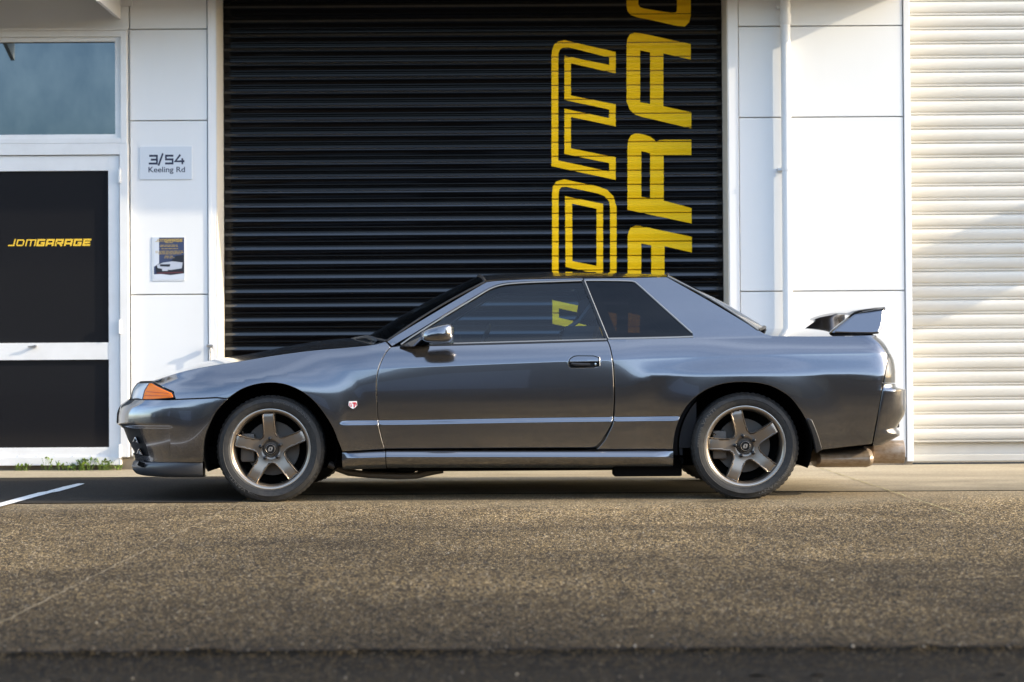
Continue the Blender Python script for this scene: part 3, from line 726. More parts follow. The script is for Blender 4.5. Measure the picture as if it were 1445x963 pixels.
# ------------------------------------------------------------------ the car
CY = 0.87                                       # centre plane
def XZ(pts, y=.05): return [U(px, py, y) for px, py in pts]
def curve_z(pts, y=.05): q = XZ(pts, y); return pchip([a for a, _ in q], [b for _, b in q])
def curve_v(pxs, vals, y=.05): return pchip([U(p, 500, y)[0] for p in pxs], vals)
ZB = curve_z([(185, 541), (214, 536.5), (238, 530), (260, 523.6), (286, 518.2), (334, 510.5), (390, 501.3), (440, 494.7), (489, 490.5), (528, 486.3), (565, 485), (640, 484), (740, 481.5), (853, 478.5), (985, 476.4), (1036, 475.5), (1086, 475), (1160, 474.7), (1200, 474.2), (1242, 474), (1262, 476)], .1)
DB = curve_v([185, 240, 334, 440, 528, 640, 853, 985, 1086, 1180, 1245], [.10, .105, .105, .095, .085, .078, .078, .085, .10, .105, .105])
ZC = curve_z([(185, 560), (330, 541), (390, 531.5), (440, 527), (534, 520.8), (640, 516), (740, 512), (800, 509.9), (866, 508.2), (1000, 503.7), (1100, 500.3), (1188, 499), (1262, 498)], .03)
DC = curve_v([185, 440, 534, 640, 760, 862, 925, 1000, 1100, 1260], [.03, .022, .008, .005, .005, .008, .022, .028, .030, .027])
ZW = curve_v([185, 260, 330, 400, 540, 760, 864, 925, 985, 1260], [.50, .53, .56, .59, .60, .60, .61, .685, .69, .675])
ZM = curve_z([(185, 596), (481, 595), (545, 594.6), (690, 592.3), (740, 591.4), (958, 588.8), (1262, 584)], .02)
RW = curve_v([185, 864, 925, 1262], [0, 0, 1, 1])
WC = curve_v([185, 330, 480, 1262], [0, 0, 1, 1])
WM = curve_v([479, 492, 955, 985], [0, 1, 1, 0])
X0F, X0R = U(330, 600)[0], U(1195, 550)[0]
NF, NR = 3.3, 6.0
def solve_nose(px, py, X0, n, front, d0=.05):
    """nose position on the centre plane whose rounded plan outline has its silhouette at this pixel"""
    ph = np.linspace(0, math.pi/2, 200); best = None
    lo, hi = 0.2, 1.2
    for _ in range(40):
        ln = (lo+hi)/2; x = X0 + (-1 if front else 1)*ln*np.sin(ph)**(2/n); y = CY-(CY-d0)*np.maximum(0, np.cos(ph))**(2/n)
        q = 722.5 + x/(10+y)*FPX; k = int(np.argmin(q) if front else np.argmax(q))
        if (q[k] < px) == front: hi = ln
        else: lo = ln
    return X0 + (-1 if front else 1)*ln, U(px, py, float(y[k]))[1]
XN_pts = [solve_nose(px, py, X0F, NF, True) for px, py in [(206, 675), (196, 668), (190, 652), (188, 641), (179, 622), (172.5, 605), (170.5, 601), (165.5, 597.5), (166, 585), (170.3, 573), (178, 567), (183.5, 562), (187, 549), (193, 540), (206, 534)]]
XN = pchip([z for _, z in XN_pts], [x for x, _ in XN_pts])
XR_pts = [solve_nose(px, py, X0R, NR, False) for px, py in [(1236, 632), (1255.4, 621), (1267, 616), (1267.6, 609.5), (1263, 604.3), (1268.4, 594), (1275.6, 579), (1275.6, 550), (1262, 546.5), (1260.6, 540), (1261, 524), (1259.5, 509), (1254.5, 498), (1247.6, 483.6), (1238.5, 473.2)]]
XR = pchip([z for _, z in XR_pts], [x for x, _ in XR_pts])
WHF = U(382.2, 634.5, .06); WHR = U(1051.2, 628.8, .06); ZAX = (WHF[1]+WHR[1])/2; TR = ZAX
print('axle z', WHF, WHR)

def base_d(X, Z):
    zb, db, zc, dc, zw, zm = ZB(X), DB(X), ZC(X), DC(X), ZW(X), ZM(X)
    dcw = dc
    tm = np.clip((Z-zw)/np.maximum(zc-zw, .02), 0, 1); rw = RW(X); mid = dcw*((1-rw)*tm**2 + rw*(.5*tm+.5*tm*tm*(3-2*tm)))
    tt = np.clip((Z-zc)/np.maximum(zb-zc, .02), 0, 1.0); up = dc + (db-dc)*(.52*tt+.48*tt*tt)
    side = np.where(Z > zc, up, mid)
    frt = db*np.clip((Z-zw)/np.maximum(zb-zw, .03), 0, 1.0)**2.2
    wc = WC(X); d = wc*side + (1-wc)*frt
    d = d + .22*np.clip(zw-Z, 0, 1)**2
    wm = WM(X); S = np.clip((zm+.001-Z)/.0165, 0, 1)
    d = d + wm*(.0085*np.exp(-np.clip(Z-zm, 0, 1)/.07)*(Z > zm-.02) * (1-S) - .0055*S)
    for cx, cz, k, r0 in ((WHF[0], ZAX, .022, .35), (WHR[0], ZAX, .018, .33)):
        r = np.hypot(X-cx, Z-cz)
        d = d - k*sstep((r0+.26-r)/.26)*np.clip((Z-.15)/.1, 0, 1)*np.clip((zb-Z)/.12, 0, 1)
    # greenhouse
    t = np.clip(Z-zb, 0, 1)
    d = d + .44*t + .12*t*t
    return d
def car_d(X, Z):
    X = np.asarray(X, float); Z = np.asarray(Z, float)
    d = base_d(X, Z)
    u = np.clip((X0F-X)/(X0F-XN(Z)), 0, .9999); d = d + (CY-d)*(1-(1-u**NF)**(1/NF))
    u = np.clip((X-X0R)/(XR(Z)-X0R), 0, .9999); d = d + (CY-d)*(1-(1-u**NR)**(1/NR))
    return d
def UC(px, py, off=0.0):
    y = .06
    for _ in range(6):
        X, Z = U(px, py, y); y = float(car_d(X, Z)) + off
    return (X, Z)
def UCs(pts): return [UC(*p) for p in pts]
def xo(*segs):
    out = []
    for s in segs:
        out.append((['L']+UCs(s[1:])) if s[0] == 'L' else UCs(s))
    return chain(*out)
cx_, x1_ = U(160, 600)[0], U(1280, 600)[0]
car = empty('coupe_car', ((WHF[0]+WHR[0])/2, CY, 0), 'dark grey two door coupe with bronze wheels and rear wing, parked side on', 'car')

def gline(fn, a, b_, off=0.0):
    xs = np.linspace(U(a, 500)[0], U(b_, 500)[0], max(3, int(abs(b_-a)/5))); return [(x, float(fn(x))+off) for x in xs]
FEATURES = [gline(ZC, 480, 1258), gline(ZC, 480, 1258, .004), gline(ZC, 480, 1258, -.004), gline(ZM, 474, 960, .001), gline(ZM, 474, 960, -.0155), gline(ZM, 474, 960, -.007), gline(ZM, 474, 960, .008), gline(ZM, 474, 960, -.022)]

def skin(name, m, outline, holes=(), res=.026, off=0.0, depth=.022, gap=.0016, bev=.0026, lines=None, parent=None, sides=(1, -1), dfun=None, flange=True, feat=True, label=None):
    """a body panel: outline in side view, laid on the body surface, with rounded edges and a returned flange"""
    df = dfun or car_d; obs = []
    lp = [inset(outline, gap)] + [inset(h, -gap) for h in holes]
    inn = [inset(lp[0], bev)] + [inset(h, -bev) for h in lp[1:]]
    ov, of = tri2d(inn, res=res, lines=FEATURES if (feat and dfun is None) else (lines or ()))
    e = .0015
    X, Z = ov[:, 0], ov[:, 1]; d = df(X, Z)
    gx = (df(X+e, Z)-df(X-e, Z))/(2*e); gz = (df(X, Z+e)-df(X, Z-e))/(2*e)
    nrm = np.stack([gx, -np.ones_like(gx), gz], 1); nrm /= np.linalg.norm(nrm, axis=1)[:, None]
    for sd in sides:
        Y = lambda q: CY - sd*(CY-(q+off))
        b = MB(); b.add([(x, Y(q), z) for x, q, z in zip(X, d, Z)], [f if sd > 0 else f[::-1] for f in of])
        normals = [(n[0], n[1]*sd, n[2]) for n in nrm]
        if flange:
            for a, c in zip(inn, lp):
                a_ = np.array(a); c_ = np.array(c)
                if area(a) < 0: a_, c_ = a_[::-1], c_[::-1]
                hole = a is not inn[0]; k = len(a_)
                rows = []
                for P_, o_ in ((a_, 0.0), (.3*a_+.7*c_, bev*.35), (c_, bev*1.1), (c_, depth)):
                    dd = df(a_[:, 0], a_[:, 1]) + o_
                    rows.append([(p[0], Y(q), p[1]) for p, q in zip(P_, dd)])
                b0 = len(b.v); b.v += [p for r in rows for p in r]
                for r in range(3):
                    for i in range(k):
                        q = (b0+r*k+i, b0+(r+1)*k+i, b0+(r+1)*k+(i+1) % k, b0+r*k+(i+1) % k)
                        if (sd > 0) == hole: q = q[::-1]
                        b.f.append(q); b.m.append(0)
                g1 = (df(a_[:, 0]+e, a_[:, 1])-df(a_[:, 0]-e, a_[:, 1]))/(2*e); g2 = (df(a_[:, 0], a_[:, 1]+e)-df(a_[:, 0], a_[:, 1]-e))/(2*e)
                nn = np.stack([g1, -np.ones_like(g1), g2], 1); nn /= np.linalg.norm(nn, axis=1)[:, None]
                normals += [(n[0], n[1]*sd, n[2]) for n in nn] + [(0, 0, 0)]*(3*k)
        o = b.build(name, m, parent or car, sharp=60, normals=normals)
        if label: o['label'] = label
        obs.append(o)
    return obs

def ribbon(name, m, path_px, wd, lift=.004, parent=None, off=0.0, sides=(1, -1), world=None, sink=.004):
    pts = world or smooth_path(UCs(path_px), .012); P_ = np.array(pts); t = np.gradient(P_, axis=0); t /= np.linalg.norm(t, axis=1)[:, None] + 1e-9
    n = np.stack([-t[:, 1], t[:, 0]], 1); obs = []
    for sd in sides:
        rows = []
        for s, l in ((-.5, -sink), (-.42, lift*.7), (-.2, lift), (.2, lift), (.42, lift*.7), (.5, -sink)):
            q = P_ + n*wd*s; d = car_d(P_[:, 0], P_[:, 1]) + (car_d(q[:, 0], q[:, 1])-car_d(P_[:, 0], P_[:, 1])) + off - l
            rows.append([(a[0], CY - sd*(CY-y), a[1]) for a, y in zip(q, d)])
        b = MB(); b.grid(rows); o = b.build(name, m, parent or car, sharp=50)
        f = o.data.polygons[len(rows[0])*2]
        if f.normal.y*sd > 0: o.data.flip_normals()
        obs.append(o)
    return obs

# arches
arcF = [(286.5, 652), (288, 621), (294.8, 600), (305.4, 580), (321, 563.2), (340.7, 550), (361, 543), (383, 540.7), (404.3, 543.7), (425.5, 553), (443.5, 567.2), (457.5, 584.5), (469.5, 604), (477, 623), (482.8, 638.5)]
arcR = [(949.8, 634.5), (951.5, 617), (955.7, 600), (962, 585), (972.8, 569), (990, 554.5), (1010.5, 544.8), (1034, 540.2), (1058.5, 540), (1082, 543.5), (1100, 551), (1115, 561), (1128, 577), (1138, 594), (1147, 612), (1153, 624), (1158.8, 635)]
i5 = 4
doorF = [(551.5, 490), (544, 499), (538.3, 510), (534.3, 520.8), (531.8, 538), (531.4, 556), (532.6, 580), (534, 596), (537, 612), (541, 626), (543.6, 633.5)]
doorR = [(843, 628.5), (851, 619), (863.6, 596.8), (866, 578), (866.6, 560), (866.3, 540), (865.4, 520), (863.4, 503), (860, 488), (856.5, 478.7)]
# fender: from headlamp to door
arch_top = arcF[i5:-1] + [(482.8, 638.5)]
fender = xo(['L', (321, 563), (306, 561.4), (247.5, 564)], ['L', (247.5, 564), (245, 553.2), (214, 538)], [(214, 538), (238, 530.3), (260, 523.8), (286, 518.4), (334, 510.7), (390, 501.5), (440, 494.9), (489, 490.7), (527, 486.6), (544.5, 482)], ['L', (544.5, 482), (551.5, 490)], doorF[:-1] + [(543.4, 634.2)], ['L', (543.4, 634.2), (483, 637.8)], list(reversed(arcF[4:-1])))
skin('fender', M['paint'], fender, depth=.035, res=.018)
# door
door_o = xo(['L', (551.5, 490), (566, 488.2), (600, 487), (640, 486), (740, 484), (856.5, 480.2)], list(reversed(doorR[:-1] + [(856.5, 480.2)])), [(843, 628.5), (839.5, 631), (834, 632)], ['L', (834, 632), (740, 632.3), (543.6, 633.6)], list(reversed(doorF)))
hand = xo([(802, 512), (803.5, 507), (809, 503), (815, 501.8)], ['L', (815, 501.8), (838, 502), (845.5, 504.5), (846, 516), (842, 518.5), (806, 519.2)], [(806, 519.2), (803, 517), (802, 512)])
doors = skin('door', M['paint'], door_o, holes=[hand], depth=.03)
# quarter panel with C pillar
qw = xo(['L', (826.5, 396.5), (889, 397)], [(889, 397), (894.5, 398), (899, 401)], ['L', (899, 401), (976, 470.5)], [(976, 470.5), (977.5, 473), (976, 474.5)], ['L', (976, 474.5), (857.3, 476.8)], ['L', (857.3, 476.8), (826.5, 396.5)])
quarter = xo(['L', (823, 393), (890, 392.2), (941.5, 391)], ['L', (941.5, 391), (1000, 424), (1066, 463)], [(1066, 463), (1072, 467), (1079, 471), (1090, 474.2)], ['L', (1090, 474.2), (1160, 474.7), (1200, 474.3), (1238.5, 474)], [(1238.5, 474), (1247.6, 484), (1251.5, 492), (1252.8, 499)], ['L', (1252.8, 499), (1246, 541), (1230.7, 626.8)], ['L', (1230.7, 626.8), (1158.8, 635.2)], list(reversed(arcR)), ['L', (949.8, 634.5), (840.5, 634.5)], [(840.5, 634.5), (846, 630), (854, 620)], list(reversed([(823, 393.5), (840, 437), (856.8, 479.8), (860.5, 488), (864, 503), (866.3, 520), (867.3, 540), (867.6, 560), (867, 578), (864.6, 597.5), (854, 620)])))
quarters = skin('quarter_panel', M['paint'], quarter, holes=[qw], depth=.03)
# A pillar and front of the rail
pillar = xo(['L', (544.9, 481.5), (684.5, 398.6)], [(684.5, 398.6), (700, 396.4), (739, 394.2)], ['L', (739, 394.2), (822, 392.6), (823.5, 395.5)], ['L', (823.5, 395.5), (739, 398.2)], [(739, 398.2), (712, 400.3), (693, 406), (668, 420)], ['L', (668, 420), (625, 446), (582, 472.5), (553, 489.3)])
skin('pillar', M['paint'], pillar, feat=False, depth=.03, res=.02)
# glass
dglass = xo(['L', (566, 487.5), (584, 474.8), (626, 448.5), (669, 422.5)], [(669, 422.5), (693, 409), (712, 403.5), (739, 400.5)], ['L', (739, 400.5), (821, 397.5), (854.5, 478.2), (740, 481.5), (640, 484.2), (566, 487.8)])
skin('side_window', M['glass'], dglass, feat=False, off=.006, flange=False, gap=-.004, res=.05)
skin('quarter_window', M['glass_dark'], qw, feat=False, off=.004, flange=False, gap=-.004, res=.05)
# black ceramic border of the quarter glass
qi = xo(['L', (841, 401.5), (889, 402)], [(889, 402), (896, 406)], ['L', (896, 406), (962, 466)], [(962, 466), (961, 468.5), (958, 469)], ['L', (958, 469), (874, 470.2)], [(874, 470.2), (870, 468), (868, 464)], ['L', (868, 464), (841, 401.5)])
skin('window_border', M['plastic'], qw, holes=[qi], feat=False, off=.010, flange=False, gap=0, bev=.0005, res=None)
# trims
ribbon('window_trim', M['seal'], [(566, 486), (583, 474.3), (625, 447.8), (668, 421.6), (692, 407.6), (711, 401.8), (739, 399.2), (780, 397.6), (821, 396.2)], .0095, .006)
ribbon('window_trim', M['seal'], [(640, 484.8), (740, 482), (800, 480.3), (856, 478.8)], .008, .005)
ribbon('window_trim', M['plastic'], [(566, 488.2), (640, 486.7), (740, 484.1), (856, 480.6)], .008, .0035)
ribbon('window_trim', M['plastic'], [(822.3, 396), (838, 434.5), (855.6, 478)], .016, .004)
ribbon('window_trim', M['seal'], [(824.8, 396), (841, 436), (858, 477.6)], .0075, .008)
ribbon('window_trim', M['seal'], [(826, 396), (860, 396), (888, 396.6), (895, 398), (900, 401.2), (938, 435.5), (976.5, 470)], .0085, .004)
ribbon('window_trim', M['seal'], [(858, 478), (920, 476.9), (978, 475.3)], .010, .004)

# handle
flap = xo([(802.4, 512), (803.8, 507.2), (809, 503.2), (815, 502)], ['L', (815, 502), (838, 502.2), (845.2, 504.6), (845.6, 511.4), (802.4, 512)])
for k, sd in ((0, 1), (1, -1)):
    def yy(q): return CY - sd*(CY-q)
    dd = float(car_d(*UC(824, 511)))
    b = MB(); p = UCs([(800, 500), (848, 521)]); b.grid([[(x, yy(dd+.028), z) for z in (p[1][1], p[0][1])] for x in (p[0][0], p[1][0])]); o = b.build('handle_recess', M['plastic'], None, smooth=False); adopt(o, doors[k])
    q = hand; b = MB(); n_ = len(q); rows = []
    for s_, dep in ((0.001, .002), (-.0018, -.0025), (-.0035, .0)):
        pp_ = inset(q, s_); rows.append([(a, yy(float(car_d(a, c))+dep), c) for a, c in pp_])
    b.grid(rows, closed_v=True); o = b.build('handle_surround', M['chrome'], None); adopt(o, doors[k])
    pts = UCs([(806, 513.5), (812, 514.5), (820, 514.8), (833, 514.6)]); b = MB(); b.tube([(a, yy(dd+.004), c) for a, c in pts], [.007, .010, .010, .008], 10); pts = UCs([(815, 504), (843, 504.2)])
    o = b.build('grip', M['plastic'], None); adopt(o, doors[k])
    adopt(skin('door_handle', M['paint'], flap, feat=False, off=.001, depth=.02, gap=.0022, bev=.004, res=.012, sides=(sd,))[0], doors[k])
    cx, cz = UC(840.5, 514.6); b = MB(); b.lathe([(0, -.004*sd), (.0075, -.003*sd), (.009, .002*sd), (.009, .02*sd)], 16, 'y', (cx, yy(dd+.006), cz)); o = b.build('lock', M['chrome'], None, recalc=True); adopt(o, doors[k])

# side skirt (front piece on the fender, long piece under door and quarter)
def skirt(pa, pb, zt, nseg):
    obs = []
    for sd in (1, -1):
        rows = []
        for i in range(nseg+1):
            t = i/nseg; px = pa+(pb-pa)*t
            edge = min(1, min(t, 1-t)*nseg/1.5)
            ytop = zt[0]+(zt[1]-zt[0])*t
            r = []
            for dy, d in ((0, .034), (.6, .018), (1.6, .004), (3.6, -.006), (7.2, -.014), (8.4, -.018), (10, -.019), (13, -.012), (17, .004), (21.5, .026), (25, .055), (27, .10), (27, .2)):
                f = 1.0
                if px < 505: f = max(0, (px-486)/19)
                if px > 925: f = max(0, (947-px)/22)
                dq = d if d > 0 else d
                if dy in (3.6, 7.2, 8.4, 10, 13): dq = (1-f)*(.003 if dy < 13 else .002) + f*d
                x, z = U(px, ytop+dy, .02); r.append((x, CY-sd*(CY-dq-.006), z))
            rows.append(r)
        b = MB(); b.grid(rows); o = b.build('side_skirt', M['paint'], car, sharp=50)
        if o.data.polygons[3].normal.y*sd > 0: o.data.flip_normals()
        obs.append(o)
    return obs
skirt(483.2, 544.2, (637.6, 635.6), 24); skirt(545.4, 949.6, (635.4, 635.4), 90)

# front bumper: side piece + wrap-around nose
def wrap(zs, xs_fn, front=True, nphi=44, off=0.0, xn_off=0.0, d_extra=0.0, phi_to=None, both=True, lipd=0):
    rows = []
    for z in zs:
        X0, Nn = (X0F, NF) if front else (X0R, NR); XN_ = (float(XN(z)) - xn_off) if front else (float(XR(z)) + xn_off)
        xs = xs_fn(z); u0 = np.clip((X0-xs)/(X0-XN_), 0, .999); d0 = float(base_d(xs, z)) + d_extra
        ph0 = math.asin(min(1, u0**(Nn/2))); r = []
        half = [ph0 + (math.pi/2-ph0)*(j/nphi) for j in range(nphi+1)]
        for ph in half:
            x = X0 - (X0-XN_)*math.sin(ph)**(2/Nn); y = CY - (CY-d0)*max(0, math.cos(ph))**(2/Nn); r.append((x, y+0*off, z))
        if lipd: r = [(r[0][0], r[0][1]+lipd, r[0][2]), (r[0][0], r[0][1]+.002, r[0][2]), (r[0][0]+.0025, r[0][1], r[0][2])] + r[1:]
        if both: r += [(x, 2*CY-y, z) for x, y, z in r[-2::-1]]
        rows.append(r)
    return rows
def zpx(py, px=230): return U(px, py, .05)[1]
zb_top, zb_bot = zpx(565.2), zpx(652.5)
XSF = UC(240, 600)[0]
bump_side = xo(['L', (240, 565.0), (306, 562.2), (319.5, 563.6)], list(reversed(arcF[:5])), ['L', (286.5, 652.8), (240, 652.8), (240, 565.0)])
MOUTH0, MOUTH1 = zpx(645, 190), zpx(606, 175)
zs = np.unique(np.concatenate([np.linspace(zb_bot, MOUTH0, 4), np.linspace(MOUTH0, MOUTH1, 10), np.linspace(MOUTH1, zb_top, 18)]))
def front_rows(zs):
    return wrap(zs, lambda z: XSF, True, 60)
rows = front_rows(zs)
b = MB()
# mouth: rows between MOUTH0 and MOUTH1 stop at the slanted corner line
def corner_x(z): # px line (198,604)-(213,646)
    za, zb2 = zpx(604, 198), zpx(648, 213); t = (z-zb2)/(za-zb2); return U(213+(197.5-213)*t, 625, .12)[0]
for i in range(len(zs)-1):
    zm = (zs[i]+zs[i+1])/2; ra, rb = rows[i], rows[i+1]; o_ = len(b.v); b.v += ra+rb; k = len(ra); cxn = corner_x(zm)
    for j in range(k-1):
        xm = (ra[j][0]+ra[j+1][0])/2
        if MOUTH0-1e-4 < zm < MOUTH1+1e-4 and xm < cxn: continue
        b.f.append((o_+j, o_+k+j, o_+k+j+1, o_+j+1)); b.m.append(0)
fb = b.build('front_bumper', M['paint'], car, sharp=0)
bm = bmesh.new(); bm.from_mesh(fb.data); bmesh.ops.remove_doubles(bm, verts=bm.verts, dist=1e-5); bmesh.ops.recalc_face_normals(bm, faces=bm.faces); bm.to_mesh(fb.data); bm.free()
c0 = sum((Vector(q.normal).dot(Vector(q.center)-Vector((XSF, CY, .4))) for q in fb.data.polygons))
if c0 < 0: fb.data.flip_normals()
for sd_o in skin('bumper_corner', M['paint'], bump_side, feat=False, gap=.0, depth=.03, res=.022): adopt(sd_o, fb)
# recessed mouth with two louvre blades at each corner
zs2 = np.linspace(MOUTH0-.01, MOUTH1+.01, 8)
rr = wrap(zs2, lambda z: corner_x(z)+.015, True, 50, xn_off=-.010, d_extra=.02); b = MB(); b.grid(rr); o = b.build('bumper_mouth', M['plastic'], None); adopt(o, fb)
for sd in (1, -1):
    for (ax, ay), (cx, cy), (ex, ey) in (((184.5, 625), (196.5, 626), (190, 616.5)), ((189, 641.5), (201.5, 643), (195, 633))):
        b = MB(); tri = [U(*q, .16) for q in ((ax, ay), (ex-2, ey+3), (ex+1, ey), (cx-3, ey+4), (cx, cy))]
        ins = inset(tri, .006)
        def ld(p, o): return CY-sd*(CY-(float(car_d(max(p[0], float(XN(p[1]))+.022), p[1]))+o))
        rows = [[(p[0], ld(p, -.002), p[1]) for p in inset(tri, .007)], [(p[0], ld(p, -.008), p[1]) for p in inset(tri, .004)], [(p[0], ld(p, -.004), p[1]) for p in tri], [(p[0]+.01, ld(p, .06), p[1]) for p in tri]]
        b.grid(rows, closed_v=True); b.f.append((0, 1, 2, 3, 4)); b.m.append(0); o = b.build('louvre', M['paint'], None, recalc=True, sharp=30); adopt(o, fb)
# lip spoiler
zs = [zpx(674.2), zpx(672.5), zpx(668), zpx(662), zpx(657), zpx(653.8), zpx(652.6)]
xo_ = [.020, .030, .036, .034, .020, .005, -.012]; de = [.02, -.002, -.008, -.010, -.006, -.002, .006]
rows = []
for z, a_, d_ in zip(zs, xo_, de):
    r = wrap([z], lambda z: UC(262, 660)[0], True, 40, xn_off=a_-.012, d_extra=d_)[0]
    xe = U(287, 664, .03)[0]; y0 = r[0][1]
    ext = [(xe-.004, y0+.004, z), (xe-.012, y0, z)]
    r = ext + r + [(x, 2*CY-y, z) for x, y, z in ext[::-1]]
    rows.append(r)
back = [(x+.0, y, z) for x, y, z in rows[0]]
b = MB(); b.grid(rows)
k = len(rows[0]); b.f.append(tuple(k*r for r in range(len(rows)))); b.m.append(0)
for r in rows[:1]:
    o_ = len(b.v); inner = [(x+.10 if abs(y-CY) < .75 else x, CY+(y-CY)*.86, z+.004) for x, y, z in r]; b.v += list(r)+inner
    for j in range(k-1): b.f.append((o_+j, o_+j+1, o_+k+j+1, o_+k+j)); b.m.append(0)
lip = b.build('lip_spoiler', M['lip'], car, recalc=True, sharp=45)
# lip end face
for sd in (1, -1):
    b = MB(); p = [(U(287, 664, .03)[0]-.004, CY-sd*(CY-(y)), z) for y, z in [(r[0][1]+.0, r[0][2]) for r in rows]] ; p2 = [(x, CY-sd*(CY-.12), z) for x, _, z in p]
    b.grid([p, p2]); o = b.build('lip_end', M['lip'], None, recalc=True); adopt(o, lip)
# brake-duct hollow in the lip corner
for sd in (1, -1):
    q = [U(*p, .15) for p in ((195, 651.5), (206, 653.5), (204, 659.5), (196, 660.5), (190, 657))]; b = MB(); c0 = np.mean(q, axis=0)
    d1 = [float(.0+car_d(max(x, XN(z)+.012), z)) for x, z in q]
    b.add([(x, CY-sd*(CY-max(.05, dd-.030)), z) for (x, z), dd in zip(q, d1)], [tuple(range(5))]); o = b.build('duct', M['dark'], None, smooth=False); adopt(o, lip)

# headlights
hl = xo(['L', (184.5, 564.5), (184, 559.5), (188, 547.6), (194.8, 539.8)], ['L', (194.8, 539.8), (212.8, 538.6), (244, 553.4)], [(244, 553.4), (246.3, 557), (246.4, 562.5)], ['L', (246.4, 562.5), (215, 565.5), (184.5, 564.5)])
clear = xo(['L', (187, 563.2), (186.5, 559.5), (189.5, 549), (196, 541.5), (209.5, 541.2), (203.5, 551.5), (200.5, 563.8)])
amber = xo(['L', (201.5, 564), (204.5, 552), (211, 541.3), (214, 541), (241.5, 554.6)], [(241.5, 554.6), (243.8, 557.8), (243.8, 561.6)], ['L', (243.8, 561.6), (215, 564), (201.5, 564)])
hh = skin('headlight', M['plastic'], hl, feat=False, off=.004, depth=.05, res=.02)
for k, o in enumerate(hh):
    sd = (1, -1)[k]
    adopt(skin('lens', M['clear'], clear, feat=False, off=-.001, depth=.02, gap=.0004, res=.015, sides=(sd,), parent=None)[0], o)
    adopt(skin('indicator', M['amber'], amber, feat=False, off=-.002, depth=.02, gap=.0006, bev=.004, res=.015, sides=(sd,), label='amber indicator lens')[0], o)
for k, o in enumerate(hh):
    sd = (1, -1)[k]
    for pth in ([(206, 552.5), (238, 555.5)], [(203.5, 558), (243, 559)]):
        ob = ribbon('lens_rib', M['amber_dark'], pth, .004, .0035, sides=(sd,))[0]; adopt(ob, o)
# nose panel between the headlights
zs = np.linspace(zpx(565.4), zpx(539), 8); b = MB(); rr = wrap(zs, lambda z: float(XN(z))+.03, True, 20, xn_off=-.004); b.grid(rr); b.build('grille', M['plastic'], car, recalc=True)

# hood
def loft_top(name, m, pa, pb, crown, nx=60, ny=24, dz=0.0, mat_parent=None, powr=2.0, yoff=0.0, xnose=None):
    rows = []
    for i in range(nx+1):
        px = pa+(pb-pa)*i/nx; X = U(px, 500, .12)[0]; zb = float(ZB(X)); d = float(car_d(X, zb)) + yoff; cr = crown(px); r = []
        for j in range(ny+1):
            y = d + (2*CY-2*d)*j/ny; t = abs((y-CY)/(CY-d)); xx = X
            if xnose: xx = X - xnose(px)*max(0, 1-t**2.4)
            r.append((xx, y, zb + dz + cr*max(0, 1-t**powr)))
        rows.append(r)
    b = MB(); b.grid(rows); o = b.build(name, m, car, sharp=40)
    if np.mean([q.normal.z for q in o.data.polygons]) < 0: o.data.flip_normals()
    return o
hc = pchip([194, 215, 255, 286, 320, 373, 406, 456, 490, 530], [.0, .026, .038, .05, .052, .058, .064, .068, .066, .060])
hood = loft_top('bonnet', M['paint'], 214, 528, hc, 70, 30, dz=-.001, yoff=.003, powr=2.0, xnose=pchip([194, 214, 240, 290, 350, 530], [.05, .06, .045, .02, 0, -.0]))
# washer jets and wiper
for y, px, py in ((.55, 464.5, 482.8), (1.12, 465, 484.5)):
    x, z = U(px, py, y); b = MB(); b.box(x-.012, x+.012, y-.01, y+.01, z-.012, z+.003, bev=.004); b.build('washer_jet', M['plastic'], car)
# cowl panel
b = MB(); rows = []
for t in np.linspace(0, 1, 8):
    rows.append([(U(524+14*t, 500, .2)[0], y, U(528, 485.5, .1)[1] + .058*(1-((y-CY)/(CY-.085))**2) - .012*math.sin(t*math.pi)) for y in np.linspace(.085, 2*CY-.085, 16)])
b.grid(rows); b.build('cowl', M['plastic'], car, recalc=True)
x0, z0 = U(494, 480, .45); x1, z1 = U(532, 484, .3)
b = MB(); b.tube([(U(493, 479.5, .75)[0], .75, U(493, 479.5, .75)[1]), (U(505, 477, .5)[0], .5, U(505, 477, .5)[1]), (U(519, 475.5, .34)[0], .34, U(519, 475.5, .34)[1]), (U(528, 479, .24)[0], .24, U(528, 479, .24)[1]), (U(533, 483.5, .22)[0], .22, U(533, 483.5, .22)[1])], [.006, .008, .011, .014, .016], 8); b.build('wiper', M['plastic'], car)

# roof
rail = pchip(*zip(*[U(px, py, .26) for px, py in [(684.5, 398.4), (700, 396.2), (739, 394.0), (823, 392.2), (890, 391.6), (941.5, 390.8)]]))
rtop = pchip(*zip(*[U(px, py, .72) for px, py in [(668, 393.8), (684, 389.6), (712, 387.2), (740, 385.4), (782, 383.8), (840, 384), (890, 386.4), (938, 389.2), (955, 391.5)]]))
def side_y(X, Z): return float(car_d(X, Z))
rows = []
for px in np.linspace(684.5, 942, 60):
    X = U(px, 395, .26)[0]; zr = float(rail(X)); d = side_y(X, zr); zt = float(rtop(X)); r = []
    bow_f = .075 if px < 740 else 0
    for j in range(33):
        s = -1+2*j/32; y = CY + (CY-d)*math.copysign(abs(s)**.8, s) if s else CY; t = abs((y-CY)/(CY-d))
        zz = zr + (zt-zr)*max(0, 1-t**2.3)**.75
        fx = max(0, (U(760, 395, .26)[0]-X)/.4); bx2 = max(0, (X-U(890, 395, .26)[0])/.3)
        r.append((X - .075*fx**1.5*(1-t**2) + .05*bx2*(1-t**2), y, zz))
    rows.append(r)
b = MB(); b.grid(rows); o = b.build('roof', M['paint'], car, sharp=40)
if np.mean([q.normal.z for q in o.data.polygons]) < 0: o.data.flip_normals()
roof_front, roof_rear = rows[0], rows[-1]
